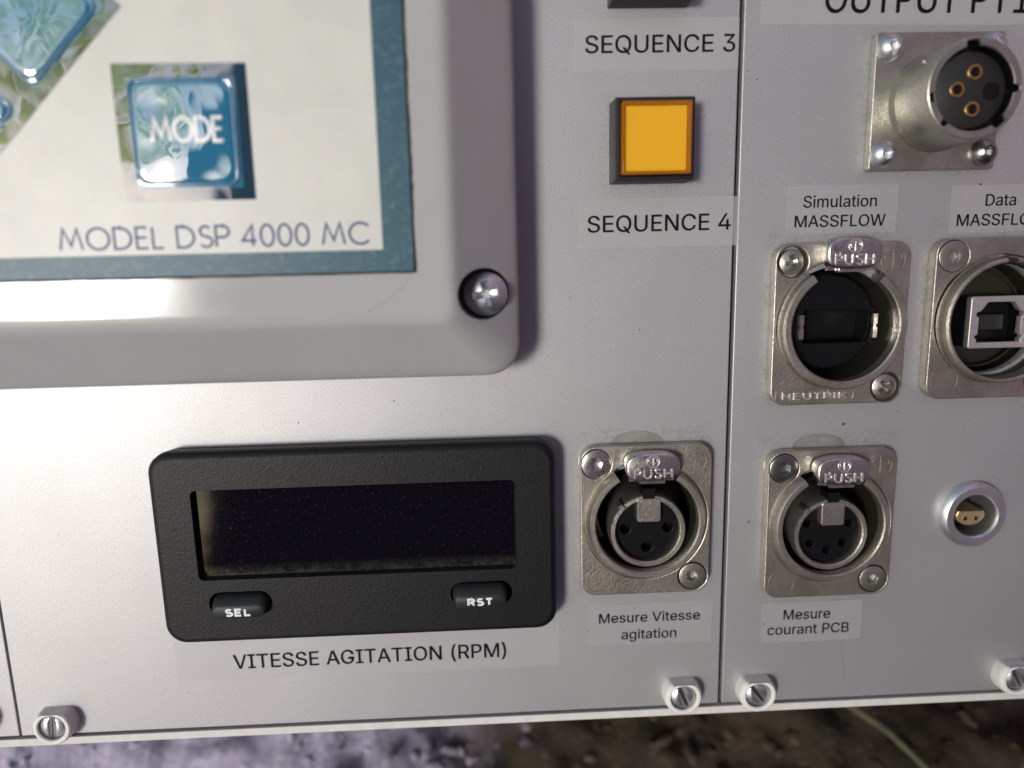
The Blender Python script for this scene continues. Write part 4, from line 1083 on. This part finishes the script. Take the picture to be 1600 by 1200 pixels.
simple('twig_bark', (0.10, 0.095, 0.055), 0.8, 0, (600, 0.1), .25)
simple('leaf_brown', (0.20, 0.085, 0.035), 0.7, 0, (500, 0.1), .3)
simple('leaf_tan', (0.20, 0.11, 0.05), 0.7, 0, (500, 0.1), .3)
simple('stone_pale', (0.10, 0.085, 0.06), 0.8, 0, (400, 0.2), .3)
g = G(); g.tube([(88, 10, 8), (101, -6, 9), (105, -11, 8), (112, -20, 9), (121, -34, 7), (128, -50, 6)], [1.0, 1.3, 1.1, 1.0, .9, .7], 8)
g.tube([(101, -6, 9), (98, -9, 10), (94, -10, 11)], [1.0, .8, .5], 8)
tw = g.build('twig', 'twig_bark', None, 60)
tag(tw, 'thin greenish twig lying on the dark ground below the right rail', 'twig')
def leaf(x, y, z, L, W, rot, mat, label, curl=.3):
    g = G(); n = 12
    for i in range(n + 1):
        u = i / n
        w = W * math.sin(math.pi * min(1, u * 1.02)) ** .7 * (1 - .35 * u)
        zc = curl * L * (u - .5) ** 2
        for s in (-1, -.5, 0, .5, 1):
            g.v.append((L * (u - .5), w * s, zc + abs(s) * w * .45 + .6 * noise.noise(Vector((u * 5, s * 3, x)))))
    for i in range(n):
        for j in range(4):
            a_ = i * 5 + j
            g.f.append((a_, a_ + 5, a_ + 6, a_ + 1))
    o = g.build('dry_leaf', mat, None, 60)
    o.location = (x * MM, y * MM, z * MM); o.rotation_euler = (.15, -.1, R(rot))
    return tag(o, label, 'leaf', 'dry leaves on the ground')
leaf(157, -27, 6, 30, 4, 22, 'leaf_brown', 'orange-brown dry leaf near the lower right corner')
leaf(26, -5, 8, 34, 6, -8, 'leaf_tan', 'tan curled leaf just under the rail, left of the panel seam')
g = G()
rc = random.Random(8)
for _ in range(1100):
    x = rc.uniform(-230, 230); y = rc.uniform(-60, 70)
    r = rc.uniform(.5, 2.0) * (1.0 if x > -30 else .8)
    z = 5.0 * noise.fractal(Vector((x / 45, y / 45, .3)), 0.9, 2.1, 5) + 2.2 * noise.noise(Vector((x / 9, y / 9, 4)))
    Mx = Matrix.Rotation(rc.uniform(0, 6.28), 3, 'Z') @ Matrix.Rotation(rc.uniform(-.6, .6), 3, 'X') @ Matrix.Diagonal((rc.uniform(.8, 2.6), 1, rc.uniform(.3, .7)))
    b0 = len(g.v)
    for p in ((1, 0, 0), (.3, .9, .1), (-.8, .5, 0), (-.7, -.6, .1), (.4, -.9, 0), (0, .1, .9), (.1, 0, -.8)):
        q = Mx @ (Vector(p) * r * rc.uniform(.8, 1.2))
        g.v.append((x + q.x, y + q.y, z + q.z + r * .2))
    for i in range(5):
        g.f.append((b0 + i, b0 + (i + 1) % 5, b0 + 5)); g.f.append((b0 + (i + 1) % 5, b0 + i, b0 + 6))
kc = N('ground_chips')
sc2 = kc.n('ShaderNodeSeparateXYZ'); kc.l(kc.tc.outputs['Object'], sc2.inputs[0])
sd = kc.math('MULTIPLY_ADD', sc2.outputs[0], 1 / 0.09, 0.65, clamp=True)  # chips follow the ground: shade on the right put into their colour
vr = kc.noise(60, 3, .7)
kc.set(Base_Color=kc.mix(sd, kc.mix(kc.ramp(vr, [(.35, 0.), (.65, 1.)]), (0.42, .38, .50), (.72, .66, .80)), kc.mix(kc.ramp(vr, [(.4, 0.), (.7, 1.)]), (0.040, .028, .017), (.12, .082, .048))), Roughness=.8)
ch_ = g.build('gravel', kc.m, None, 0)
tag(ch_, 'loose chips and crumbs of soil below the rail', 'gravel', kind='stuff')

# added unseen walls that shape light and reflections; foliage as mirrored in the keys
simple('bounce_mauve', (0.72, 0.44, 0.58), 0.9, 0, (60, 1.0), .1)
simple('reflection_dark', (0.085, 0.060, 0.055), 0.8, 0, (60, 1.0), .2)
g = G(); g.box(-505, 425, -1240, -1180, -20, 1350)  # added, out of view: gives the metal and keys a dark side to reflect
dark_helper = g.build('wall', 'reflection_dark', None, 30); dark_helper['kind'] = 'structure'
g = G(); g.box(430, 490, -1150, 900, -20, 3600)  # added, out of view: bounces purple fill light into the shadows
bounce_helper = g.build('wall', 'bounce_mauve', None, 30); bounce_helper['kind'] = 'structure'

k = N('leaf_green')
k.set(Base_Color=k.mix(k.ramp(k.noise(3.0, 3), [(0.3, 0.0), (0.7, 1.0)]), (0.045, 0.10, 0.018), (0.15, 0.24, 0.03)), Roughness=0.45)
tr = k.n('ShaderNodeBsdfTranslucent'); tr.inputs['Color'].default_value = (0.85, 0.95, 0.22, 1)
ms = k.n('ShaderNodeMixShader'); ms.inputs[0].default_value = 0.72
k.l(k.b.outputs[0], ms.inputs[1]); k.l(tr.outputs[0], ms.inputs[2]); k.l(ms.outputs[0], k.o.inputs['Surface'])
M['leaf_green'] = k.m
rnd = random.Random(11)
g = G()
PC = Vector((0, -.05, .15))
count = 0
while count < 4200:
    az = R(rnd.uniform(17, 95)); elv = R(rnd.uniform(-3, 62))
    d = Vector((-math.sin(az) * math.cos(elv), -math.cos(az) * math.cos(elv), math.sin(elv)))
    if d.angle(SUN) < R(8.5): continue
    dist = rnd.uniform(1.9, 3.3)
    p = PC + d * dist
    if p.z < .02: continue
    if noise.noise(p * 1.9) < (-0.12 if elv < R(9) else 0.10): continue
    s = rnd.uniform(.02, .045)
    nrm = Vector((rnd.gauss(0, 1), rnd.gauss(0, 1), rnd.gauss(0, 1))).normalized()
    u = nrm.orthogonal().normalized(); w = nrm.cross(u)
    b0 = len(g.v)
    for a_, b_ in ((-1.3, 0), (0, -.7), (1.3, 0), (0, .7)):
        q = (p + u * a_ * s + w * b_ * s) * 1000
        g.v.append(tuple(q))
    g.f.append((b0, b0 + 1, b0 + 2, b0 + 3))
    count += 1
hd = g.build('hedge', 'leaf_green', None, 0)
hd['kind'] = 'stuff'
tag(hd, 'sunlit green foliage behind the photographer', 'hedge')
